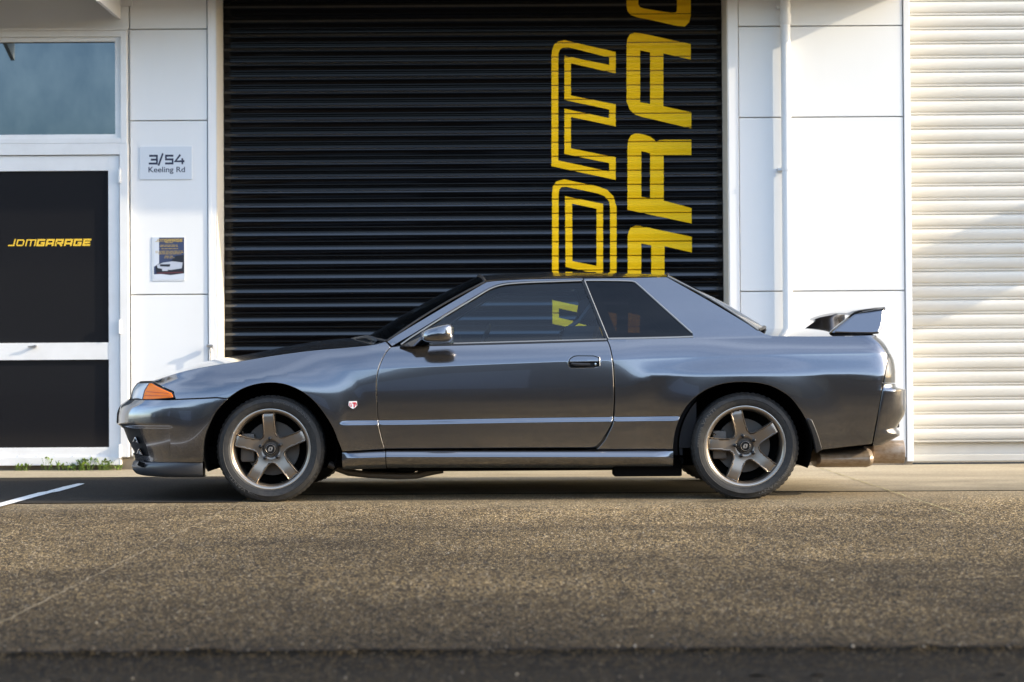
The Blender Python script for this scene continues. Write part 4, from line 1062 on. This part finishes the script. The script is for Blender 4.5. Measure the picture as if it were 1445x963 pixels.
# windscreen: cowl edge to roof front edge
def screen(name, m, low_px, low_side, top_row, bow_low, low_z_c, sign, nv=12, inset_y=.012):
    xl_, zl_ = UC(*low_side); dl = float(car_d(xl_, zl_)); rows = []
    n = len(top_row)
    for v in np.linspace(0, 1, nv):
        r = []
        for j, (tx, ty, tz) in enumerate(top_row):
            s = (ty-CY)/(CY-top_row[0][1]); ly = CY + s*(CY-dl-.0); lx = xl_ + sign*bow_low*(1-s*s); lz = zl_ + low_z_c*(1-s*s)
            bulge = .012*math.sin(math.pi*v)
            r.append((lx+(tx-lx)*v + sign*bulge*.6, ly+(ty-ly)*v, lz+(tz-lz)*v + bulge))
        rows.append(r)
    b = MB(); b.grid(rows); o = b.build(name, m, car, sharp=0); 
    if np.mean([q.normal.z for q in o.data.polygons]) < 0: o.data.flip_normals()
    return rows
ws = screen('windscreen', M['glass_screen'], None, (545.5, 482.2), roof_front, .17, .035, -1)
bw = screen('rear_window', M['glass_dark'], None, (1070, 466.5), roof_rear, .12, .030, 1)
# dark edge seals of the screens
def edge_tube(name, m, pts, r, n=8):
    b = MB(); b.tube(pts, r, n); b.build(name, m, car)
for rows_, nm in ((ws, 'screen_seal'), (bw, 'screen_seal')):
    for j in (0, -1): edge_tube(nm, M['seal'] if rows_ is bw else M['plastic'], [Vector(r[j])+Vector((0, 0, .002)) for r in rows_], .006)
    edge_tube(nm, M['plastic'], [Vector(p)+Vector((0, 0, .002)) for p in rows_[0]], .009); edge_tube(nm, M['plastic'], [Vector(p)+Vector((0, 0, .002)) for p in rows_[-1]], .008)
# louvre-like heating lines on the rear glass: thin shelf blind behind it
# boot lid
bc = pchip([1066, 1090, 1110, 1180, 1246], [.045, .060, .060, .055, .045])
boot = loft_top('boot_lid', M['paint'], 1066, 1246, bc, 40, 28, dz=-.001, yoff=.003, powr=2.6)
# tail: lights and panel, wrapped round the corner
def zr_(py, px=1255): return U(px, py, .08)[1]
def tail_xs(z):
    za, zb2 = zr_(499), zr_(541); t = (z-zb2)/(za-zb2); return UC(1247.4+(1253.4-1247.4)*t, 541-42*t)[0]
zs = np.linspace(zr_(540.6), zr_(500), 14); b = MB(); b.grid(wrap(zs, tail_xs, False, 40, lipd=.03)); tl = b.build('tail_light', M['smoke'], car, recalc=True)
zs = np.linspace(zr_(500), zr_(474), 9)
def rear_xs(z):
    pts = [(zr_(499), UC(1252.8, 499)[0]), (zr_(492), UC(1251.2, 492)[0]), (zr_(484), UC(1247.4, 484)[0]), (zr_(474), UC(1238.5, 474)[0])]
    return float(np.interp(z, [p[0] for p in pts], [p[1] for p in pts]))
b = MB(); b.grid(wrap(zs, rear_xs, False, 40)); b.build('tail_panel', M['paint'], car, recalc=True)
zs = np.array([zr_(p) for p in (628.5, 626, 621, 616, 613, 609.5, 607, 604.3, 600, 594, 586, 579, 570, 560, 553, 550.3, 549, 547.5, 546, 544, 542.3)])
def bump_xs(z):
    za, zb2 = zr_(541), zr_(627); t = (z-zb2)/(za-zb2); return UC(1232.2+(1247.4-1232.2)*t, 627-86*t)[0]
b = MB(); b.grid(wrap(zs, bump_xs, False, 40, lipd=.03)); rb = b.build('rear_bumper', M['paint'], car, recalc=True, sharp=50)
for o_ in (tl, rb, bpy.data.objects['tail_panel'], bpy.data.objects['grille']):
    cc = Vector((car.location.x, CY, .5))
    if sum(q.normal.dot(q.center-cc) for q in o_.data.polygons) < 0: o_.data.flip_normals()
o = MB().box(U(1266, 601, .3)[0]-.05, U(1270.5, 601, .3)[0], .32, .36, zr_(606), zr_(599), bev=.006).build('tow_hook', M['plastic'], rb)
# mud flap behind the rear wheel
mf = xo([(1137.5, 592.5), (1141, 590.6), (1145.5, 593)], [(1145.5, 593), (1151, 606), (1155.5, 619), (1160, 634.5)], ['L', (1160, 634.5), (1151.5, 639.8)], [(1151.5, 639.8), (1147, 618), (1142, 603), (1137.5, 592.5)])
skin('mud_flap', M['plastic'], mf, feat=False, off=-.016, depth=.04, gap=0, bev=.005, res=.015)
# front arch rear edge liner piece
# badge
for sd in (1, -1):
    bx0, bz0 = UC(498, 571.5); d = float(car_d(bx0, bz0))
    sh_ = [(-.0215, .020), (.0215, .020), (.0235, -.004), (.012, -.016), (0, -.022), (-.012, -.016), (-.0235, -.004)]
    b = MB(); b.prism([(bx0+a, bz0+c) for a, c in sh_], CY-sd*(CY-d+.006), CY-sd*(CY-d-.002)); o = b.build('badge', M['white_badge'], car, smooth=False, recalc=True)
    yv = CY-sd*(CY-d+.0066)
    for st in ([(-.002, .010), (.018, .010)], [(.008, .010), (.008, -.014)], [(.018, .009), (.018, -.004)]):
        pl = stroke([(bx0+a, bz0+c) for a, c in st], .0035); ov, of = tri2d([pl]); bb = MB(); bb.add([(p[0], yv-sd*.0002*random.random(), p[1]) for p in ov], of); adopt(bb.build('badge_letter', M['red_badge'], None, smooth=False), o)
    pl = stroke([(bx0+a, bz0+c) for a, c in [(-.006, .009), (-.016, .009), (-.017, -.004), (-.010, -.010), (-.007, -.008), (-.007, 0), (-.012, 0)]], .0017); ov, of = tri2d([pl]); bb = MB(); bb.add([(p[0], yv, p[1]) for p in ov], of); adopt(bb.build('badge_letter', M['red_badge'], None, smooth=False), o)

# rear wing
def WP(px, py, y): return U(px, py, y)
yn = .20
wing_b = MB()
airfoil = [(1196.5, 441.8), (1204, 438.8), (1220, 436.4), (1238, 434), (1250.2, 433.2), (1251, 435.2), (1249, 440), (1238, 443.2), (1222, 445.6), (1206, 446.2), (1198, 444.6)]
prof = [WP(px, py, yn) for px, py in airfoil]
rows = []
for j in range(25):
    s = -1+2*j/24; y = CY + s*(CY-yn-.032); lift = .014*(1-s*s)
    rows.append([(x+.0*(1-s*s), y, z+lift) for x, z in prof])
wing_b.grid(rows, closed_v=True)
wing = wing_b.build('rear_wing', M['paint'], car, recalc=True, sharp=45)
for sd in (1, -1):
    b = MB(); ep = [WP(px, py, yn) for px, py in [(1170.5, 470.8), (1176, 465.5), (1206.5, 442.6), (1225, 440), (1250.2, 435.6), (1247.5, 451), (1243.8, 462), (1238.8, 471.4), (1228, 472.0), (1200, 471.8)]]
    ep = chain(['L']+ep[:5], ['L', ep[4], ep[5], ep[6], ep[7]], ['L', ep[7], ep[8], ep[9], ep[0]])
    Y = lambda q: CY-sd*(CY-q)
    zl = min(c for _, c in ep); ln = lambda c: .42*(c-zl)
    rows = [[(a, Y(yn+.05+ln(c)), c) for a, c in ep], [(a, Y(yn-.018+ln(c)), c) for a, c in ep], [(a, Y(yn-.030+ln(c)), c) for a, c in inset(ep, .005)], [(a, Y(yn-.034+ln(c)), c) for a, c in inset(ep, .012)]]
    b.grid(rows, closed_v=True); ov, of = tri2d([inset(ep, .012)]); b.add([(p[0], Y(yn-.034+ln(p[1])), p[1]) for p in ov], of); ov, of = tri2d([ep]); b.add([(p[0], Y(yn+.05+ln(p[1])), p[1]) for p in ov], of)
    o = b.build('wing_stand', M['paint'], None, sharp=40, recalc=True); adopt(o, wing)
# door mirrors
for sd in (1, -1):
    Y = lambda q: CY-sd*(CY-q)
    def mp(px, py, y): x, z = U(px, py, y); return x, z
    rows = []
    ym = -.02
    for k, y in enumerate(np.linspace(.01, -.150, 14)):
        t = k/13; sc = (1-abs(2*t-1)**4*.42)*(1-.1*t); r = []
        cx, cz = mp(616.5 if sd > 0 else 601, 472.0, -.07)
        for j in range(28):
            a = 2*math.pi*j/28; ca, sa = math.cos(a), math.sin(a)
            ex = math.copysign(abs(ca)**.55, ca)*.098; ez = math.copysign(abs(sa)**.6, sa)*.058
            taper = .72 + .28*(ex/.098*.5+.5); r.append((cx+ex*sc*(1 if ca > 0 else 1-.12*t), Y(y), cz + ez*taper*sc + .004*ex/.098 + (.10*ex if sa > 0 else .02*ex)))
        rows.append(r)
    b = MB(); b.grid(rows, closed_v=True); b.f.append(tuple(range(28))); b.f.append(tuple(len(b.v)-28+k for k in range(28))); b.m += [0, 0]
    o = b.build('door_mirror', M['paint'], car, recalc=True, sharp=60)
    b = MB(); cx2, cz2 = mp(639, 472.5, -.07)
    b.add([(cx2-.010, Y(-.12), cz2-.025), (cx2-.010, Y(-.02), cz2-.025), (cx2-.010, Y(-.02), cz2+.03), (cx2-.010, Y(-.12), cz2+.03)], [(0, 1, 2, 3)]); adopt(b.build('mirror_glass', M['chrome'], None, smooth=False), o)
    b = MB(); f1 = UCs([(564, 489.5), (592, 474.8), (600, 470.5), (606, 488)]); f1b = [mp(px, py, .02) for px, py in [(580, 489), (593, 476.5), (598, 474), (602, 487.5)]]
    rows = [[(a, Y(float(car_d(a, c))+.005), c) for a, c in f1], [(a, Y(float(car_d(a, c))-.012), c) for a, c in f1], [(a, Y(.02), c) for a, c in f1b], [(a+.02, Y(-.02), c) for a, c in f1b]]
    b.grid(rows, closed_v=True); adopt(b.build('mirror_stalk', M['paint'], None, recalc=True, sharp=60), o)

# exhaust
b = MB(); x0, z0 = U(1149, 646, .35); x1, _ = U(1226, 646, .35); zc_ = U(1190, 646, .35)[1]; rz = (U(1190, 633, .35)[1]-U(1190, 660, .35)[1])/2
def oval(x, ry, rz, cy=.36, n=28): return [(x, cy+ry*math.cos(2*math.pi*k/n), zc_+rz*math.sin(2*math.pi*k/n)) for k in range(n)]
rows = [oval(x0-.004, .10, rz*.6), oval(x0, .15, rz*.9), oval(x0+.012, .17, rz), oval(x1-.03, .17, rz), oval(x1-.026, .172, rz*1.03), oval(x1-.018, .17, rz), oval(x1, .15, rz*.9), oval(x1+.004, .1, rz*.6)]
b.grid(rows, closed_v=True); b.f += [tuple(range(28)), tuple(len(b.v)-28+k for k in range(28))]; b.m += [0, 0]
muf = b.build('muffler', M['exhaust'], car, recalc=True)
xa, za = U(1230, 638, .42); xb_, zb_ = U(1274, 636, .42); rt = (U(1255, 619.5, .42)[1]-U(1255, 653, .42)[1])/2
b = MB(); b.lathe([(rt*.6, -.05), (rt*.62, .0), (rt*.93, .0), (rt*.96, .004), (rt*.98, xb_-xa-.01), (rt, xb_-xa-.004), (rt*.99, xb_-xa), (rt*.93, xb_-xa), (rt*.9, .02)], 40, 'x', (xa, .42, (za+zb_)/2-.004)); adopt(b.build('exhaust_tip', M['exhaust'], None, recalc=True), muf)
b = MB(); b.tube([(x0+.02, .5, zc_-.0), (x0-.3, .62, zc_+.02), (x0-1.2, .8, zc_+.01), (WHF[0]+.9, .8, zc_+.02), (WHF[0]+.3, .7, zc_+.05)], .036, 12); b.build('exhaust_pipe', M['iron'], car)
# underbody
def ub(name, m, px0, px1, z0, z1, y0, y1, bev=.02):
    return MB().box(U(px0, 600, y0)[0], U(px1, 600, y0)[0], y0, y1, z0, z1, bev=bev).build(name, m, car)
ub('underbody', M['dark'], 470, 965, .185, .23, .10, 2*CY-.10); ub('floor_rail', M['dark'], 560, 900, .158, .20, .13, .21); ub('floor_rail', M['dark'], 866, 962, .125, .2, .09, .3, .01); ub('floor_rail', M['dark'], 560, 900, .158, .20, 2*CY-.21, 2*CY-.13)
ub('engine_bay', M['dark'], 300, 470, .20, .60, .35, 2*CY-.35); ub('boot_floor', M['dark'], 965, 1236, .24, .60, .40, 2*CY-.40); ub('undertray', M['dark'], 200, 330, .2, .3, .2, 2*CY-.2)
b = MB(); b.tube([(U(px, py, .30)[0], .30, U(px, py, .30)[1]) for px, py in [(464, 655), (476, 661), (492, 667), (520, 670), (560, 672), (588, 671), (600, 668), (612, 665.5), (625, 663)]], .020, 10); b.build('brake_pipe', M['iron'], car)
ub('cross_member', M['dark'], 510, 585, .135, .2, .35, 1.2); ub('gearbox_mount', M['dark'], 628, 714, .148, .2, .5, 1.1)
# wheel housings
for cx, r0 in ((WHF[0], .372), (WHR[0], .368)):
    for sd in (1, -1):
        Y = lambda q: CY-sd*(CY-q); b = MB(); rows = []
        for k in range(41):
            a = math.pi*(-.12) + math.pi*1.24*k/40; rows.append([(cx+r0*1.0*math.cos(a), Y(y), max(.17, ZAX+r0*math.sin(a))) for y in (.032, .30, .40)])
        b.grid(rows); b.add([(cx-.40, Y(.38), .17), (cx+.40, Y(.38), .17), (cx+.40, Y(.38), .72), (cx-.40, Y(.38), .72)], [(0, 1, 2, 3)])
        b.build('wheel_housing', M['dark'], car, smooth=False)

# wheels
def make_wheel(cx, rot, name='wheel'):
    yf = .028
    c = (cx, 0, ZAX)
    RR = .2225
    b = MB(); b.lathe([(.198, .20), (.200, .10), (.196, .055), (.199, .035), (.204, .020), (.210, .012), (.2145, .010), (.2185, .012), (.2225, .006), (.2235, .009), (.221, .018), (.21, .03), (.206, .20)], 96, 'y', (0, 0, 0))
    # spokes: star outline with fillets
    star = []
    for k in range(5):
        a = rot + k*2*math.pi/5
        def P(r, s): return (r*math.cos(a)-s*math.sin(a), r*math.sin(a)+s*math.cos(a))
        am = a - math.pi/5; star.append((.082*math.cos(am), .082*math.sin(am)))
        for r, q in ((.0772, -.0393), (.0908, -.036), (.112, -.0348), (.140, -.0340), (.172, -.0340), (.194, -.0352), (.2035, -.0375)): star.append(P(r, q))
        for q in (-.017, 0, .017): star.append(P(.205, q))
        for r, q in ((.2035, .0375), (.194, .0352), (.172, .0340), (.140, .0340), (.112, .0348), (.0908, .036), (.0772, .0393)): star.append(P(r, q))
    star = smooth_path(star, .006, closed=True)
    def hgt(x, z):
        r = np.hypot(x, z); th = np.arctan2(z, x)-rot; th = (th+math.pi/5) % (2*math.pi/5) - math.pi/5; s = r*np.sin(th)
        return .030 - .0 + .016*sstep((r-.05)/.07)*0 - .014*sstep((r-.06)/.10) + .10*np.clip(np.abs(s), 0, .05)**1.35 + .010*sstep((.052-r)/.012) + .006*sstep((r-.185)/.02)
    lp = star; a1 = inset(lp, .0035); ov, of = tri2d([a1], res=.008)
    b.add([(p[0], q, p[1]) for p, q in zip(ov, hgt(ov[:, 0], ov[:, 1]))], of)
    a_ = np.array(a1); l_ = np.array(lp); rows = []
    for P_, o_ in ((a_, 0), (.25*a_+.75*l_, .0022), (l_, .006), (l_, .055)):
        rows.append([(p[0], h+o_, p[1]) for p, h in zip(P_, hgt(a_[:, 0], a_[:, 1]))])
    b.grid(rows, closed_v=True)
    wh = b.build(name, M['rim'], None, recalc=False, sharp=45)
    bm = bmesh.new(); bm.from_mesh(wh.data); bmesh.ops.remove_doubles(bm, verts=bm.verts, dist=1e-6); bm.to_mesh(wh.data); bm.free()
    kids = []
    def kid(mb, nm, m, **kw): o = mb.build(nm, m, None, **kw); kids.append(o); return o
    kid(MB().lathe([(.2145, .0092), (.2185, .0085), (.2205, .0045), (.2238, .0052)], 96), 'rim_edge', M['rim_lip'])
    # tyre: sidewall with rings, shoulders and tread blocks
    R = TR; tp = [(.214, .020), (.220, .010), (.2255, .0035), (.232, .001), (.2335, .0), (.2345, .0012), (.245, -.0025), (.258, -.0035), (.2595, -.0052), (.2608, -.0035), (.274, .0005), (.282, .005), (.2835, .004), (.2855, .0075), (.294, .016), (.300, .026), (R-.0015, .036), (R, .050)]
    tread = []
    for y in (.072, .100, .125, .153, .175): tread += [(R, y-.011), (R-.007, y-.0095), (R-.007, y-.004), (R, y-.003)] if True else []
    tp2 = tp + [(R, .058), (R-.007, .0595), (R-.007, .066), (R, .0675), (R, .100), (R-.007, .1015), (R-.007, .109), (R, .1105), (R, .150), (R-.007, .1515), (R-.007, .158), (R, .1595), (R, .175), (R-.004, .195), (.29, .212), (.262, .222), (.232, .220), (.214, .2)]
    n = 180; rows = []
    for k in range(n):
        a = 2*math.pi*k/n; ca, sa = math.cos(a), math.sin(a); r = []
        for q, (rad, y) in enumerate(tp2):
            rr = rad
            if 13 <= q <= 16 and k % 3 == 0: rr -= .0045
            zz = rr*sa
            if zz < -ZAX+.0005: zz = -ZAX+.0005
            bul = 0
            if sa < -.9: bul = -.006*((-sa-.9)/.1)*sstep((rad-.235)/.03)*(1 if q < 16 else 0)
            r.append((rr*ca, y+bul, zz))
        rows.append(r)
    tb_ = MB(); tb_.grid(rows, closed_u=True); kid(tb_, 'tyre', M['rubber'], recalc=True, sharp=35)
    # sidewall lettering
    def arc_text(body, r, h, a0, a1, m):
        cu = bpy.data.curves.new('t', 'FONT'); cu.body = body; cu.resolution_u = 2; to = bpy.data.objects.new('t', cu); C.objects.link(to)
        me = bpy.data.meshes.new_from_object(to.evaluated_get(bpy.context.evaluated_depsgraph_get())); bpy.data.objects.remove(to)
        co = np.array([v.co[:2] for v in me.vertices]); lo, hi = co.min(0), co.max(0)
        for v in me.vertices:
            u = (v.co.x-lo[0])/(hi[0]-lo[0]); q = (v.co.y-lo[1])/(hi[1]-lo[1]); a = math.radians(a0+(a1-a0)*u); rr = r+(q-.5)*h*(1 if a1 < a0 else -1)
            v.co = (rr*math.cos(a), -.0052, rr*math.sin(a))
        me.materials.clear(); me.materials.append(m); o = bpy.data.objects.new('tyre_lettering', me); C.objects.link(o); kids.append(o)
        for p in me.polygons:
            if p.normal.y > 0: p.flip()
    off = 0 if rot < 1.7 else 95
    arc_text('centara VANTI', .2665, .016, 86+off, 34+off, M['tyre_text']); arc_text('centara VANTI', .2665, .016, -92+off*.75, -146+off*.75, M['tyre_text'])
    # centre cap with emblem, lug nuts
    kid(MB().lathe([(0, .012), (.020, .012), (.0215, .0135), (.0225, .012), (.0285, .0125), (.0312, .0145), (.032, .024), (.033, .05)], 40), 'centre_cap', M['nut'], recalc=True)
    kid(MB().lathe([(.0245, .0122), (.0255, .0108), (.0265, .0122)], 40), 'cap_ring', M['rim_lip'], recalc=True)
    e = MB()
    for st in ([(-.012, -.004), (-.004, .0095), (.010, .0095), (.003, -.002)], [(.012, .004), (.004, -.0095), (-.010, -.0095), (-.003, .002)]):
        pl = stroke(st, .0024); ov, of = tri2d([pl]); e.add([(p[0], .0112-.0003*random.random(), p[1]) for p in ov], of)
    o = kid(e, 'emblem', M['rim_lip'], smooth=False)
    for p in o.data.polygons:
        if p.normal.y > 0: p.flip()
    for k in range(5):
        a = rot + k*2*math.pi/5; kid(MB().lathe([(0, .004), (.006, .0045), (.0092, .007), (.0104, .013), (.0106, .030), (.0110, .04)], 14, 'y', (.0572*math.cos(a), 0, .0572*math.sin(a))), 'lug_nut', M['nut'], recalc=True)
    # brake disc and caliper behind
    kid(MB().lathe([(0, .105), (.075, .100), (.08, .112), (.150, .112), (.150, .135), (0, .135)], 56), 'brake_disc', M['iron'], recalc=True)
    cb = MB(); cb.box(-.175, -.095, .07, .15, -.075, .085, bev=.015); kid(cb, 'brake_caliper', M['iron'])
    kid(MB().lathe([(.150, .15), (.196, .14)], 40), 'dust_shield', M['dark'])
    vb = MB(); va = rot+.95; vb.tube([(.186*math.cos(va), .03, .186*math.sin(va)), (.178*math.cos(va), .008, .178*math.sin(va))], [.005, .0045], 8); kid(vb, 'valve', M['nut'])
    return wh, kids
def place_wheel(wh, kids, cx, y, ry=0.0, far=False):
    wh.parent = car; wh.matrix_parent_inverse = Matrix.Translation(car['_loc']).inverted(); wh.location = (cx, y, ZAX); wh.rotation_euler = (0, 0, math.pi if far else 0)
    for k in kids: k.parent = wh
for cx, rot in ((WHF[0], math.radians(94)), (WHR[0], math.radians(104))):
    wh, kids = make_wheel(cx, rot); place_wheel(wh, kids, cx, .030)
    w2 = wh.copy(); C.objects.link(w2); k2 = []
    for k in kids: q = k.copy(); C.objects.link(q); k2.append(q)
    place_wheel(w2, k2, cx, 2*CY-.030, far=True)

# interior
def seat(px, y, nm='seat'):
    x, _ = U(px, 600, y); b = MB(); b.box(x-.50, x-.02, y-.25, y+.25, .34, .50, bev=.05)
    rows = []
    for k in range(9):
        t = k/8; z = .46+.58*t*.88; xx = x-.04+.16*t; wdt = .25*(1-.15*t); rows.append([(xx+dx, y+dy*wdt, z) for dx, dy in ((-.07, -.55), (-.075, .55), (-.13, 1), (.04, 1), (.07, .6), (.07, -.6), (.04, -1), (-.13, -1))])
    b.grid(rows, closed_v=True); b.f.append(tuple(len(b.v)-8+k for k in range(8))); b.m.append(0)
    s = b.build(nm, M['cloth'], car, recalc=True); hb = MB(); hb.box(x+.07, x+.17, y-.13, y+.13, 1.0, 1.13, bev=.045); adopt(hb.build('head_rest', M['cloth'], None), s); return s
seat(800, .50); seat(800, 1.24)
b = MB(); xr, _ = U(925, 600, .4); b.box(xr-.45, xr, .3, 2*CY-.3, .36, .52, bev=.06); b.box(xr-.06, xr+.1, .3, 2*CY-.3, .48, .86, bev=.06); b.build('rear_seat', M['cloth'], car)
xd, _ = U(610, 600, .4); b = MB(); b.box(xd-.25, xd+.10, .16, 2*CY-.16, .60, .855, bev=.05); b.build('dashboard', M['plastic'], car)
b = MB(); cx, cz = xd+.26, .82; b.tube([(cx+.06*math.sin(a), 1.24+.185*math.cos(a), cz+.175*math.sin(a)) for a in np.linspace(0, 2*math.pi, 33)], .014, 8, caps=False); b.tube([(cx-.2, 1.24, cz-.06), (cx, 1.24, cz)], .03, 10); b.build('steering_wheel', M['plastic'], car)
b = MB(); b.box(U(545, 600)[0], U(965, 600)[0], .14, 2*CY-.14, .24, .30); b.build('cabin_floor', M['cloth'], car)
for sd in (1, -1):
    Y = lambda q: CY-sd*(CY-q); b = MB(); xa, xb2 = U(560, 600)[0], U(985, 600)[0]
    b.box(xa, xb2, min(Y(.13), Y(.16)), max(Y(.13), Y(.16)), .28, .84, bev=.006); b.build('door_card', M['cloth'], car)
    b = MB(); p0, p1, p2 = U(858, 478, .16), U(838, 428, .24), U(832, 404, .3); b.tube([(p0[0]+.03, Y(.2), p0[1]-.1), (p1[0]+.03, Y(.26), p1[1]), (p2[0]+.03, Y(.31), p2[1])], .026, 8); b.build('centre_pillar', M['cloth'], car)
    p0 = U(818, 470, .30); b = MB(); b.tube([(U(838, 425, .27)[0], Y(.27), U(838, 425, .27)[1]), (U(818, 452, .3)[0], Y(.30), U(818, 452, .3)[1]), (U(798, 466, .36)[0], Y(.36), U(798, 466, .36)[1])], .012, 6); b.build('seat_belt', M['belt'], car)
b = MB(); xs_, _ = U(1000, 600, .3); b.box(xr+.02, U(1075, 600, .3)[0], .22, 2*CY-.22, .83, .86, bev=.01); b.build('parcel_shelf', M['cloth'], car)
b = MB(); rows = [[(x, CY+(y-CY)*.95, z-.022) for x, y, z in r] for r in [roof_front, [( (a[0]+c[0])/2, (a[1]+c[1])/2, max(a[2], c[2])+.004) for a, c in zip(roof_front, roof_rear)], roof_rear]]
b.grid(rows); b.build('headlining', mat('headlining_cloth', (.10, .10, .10), .9), car)
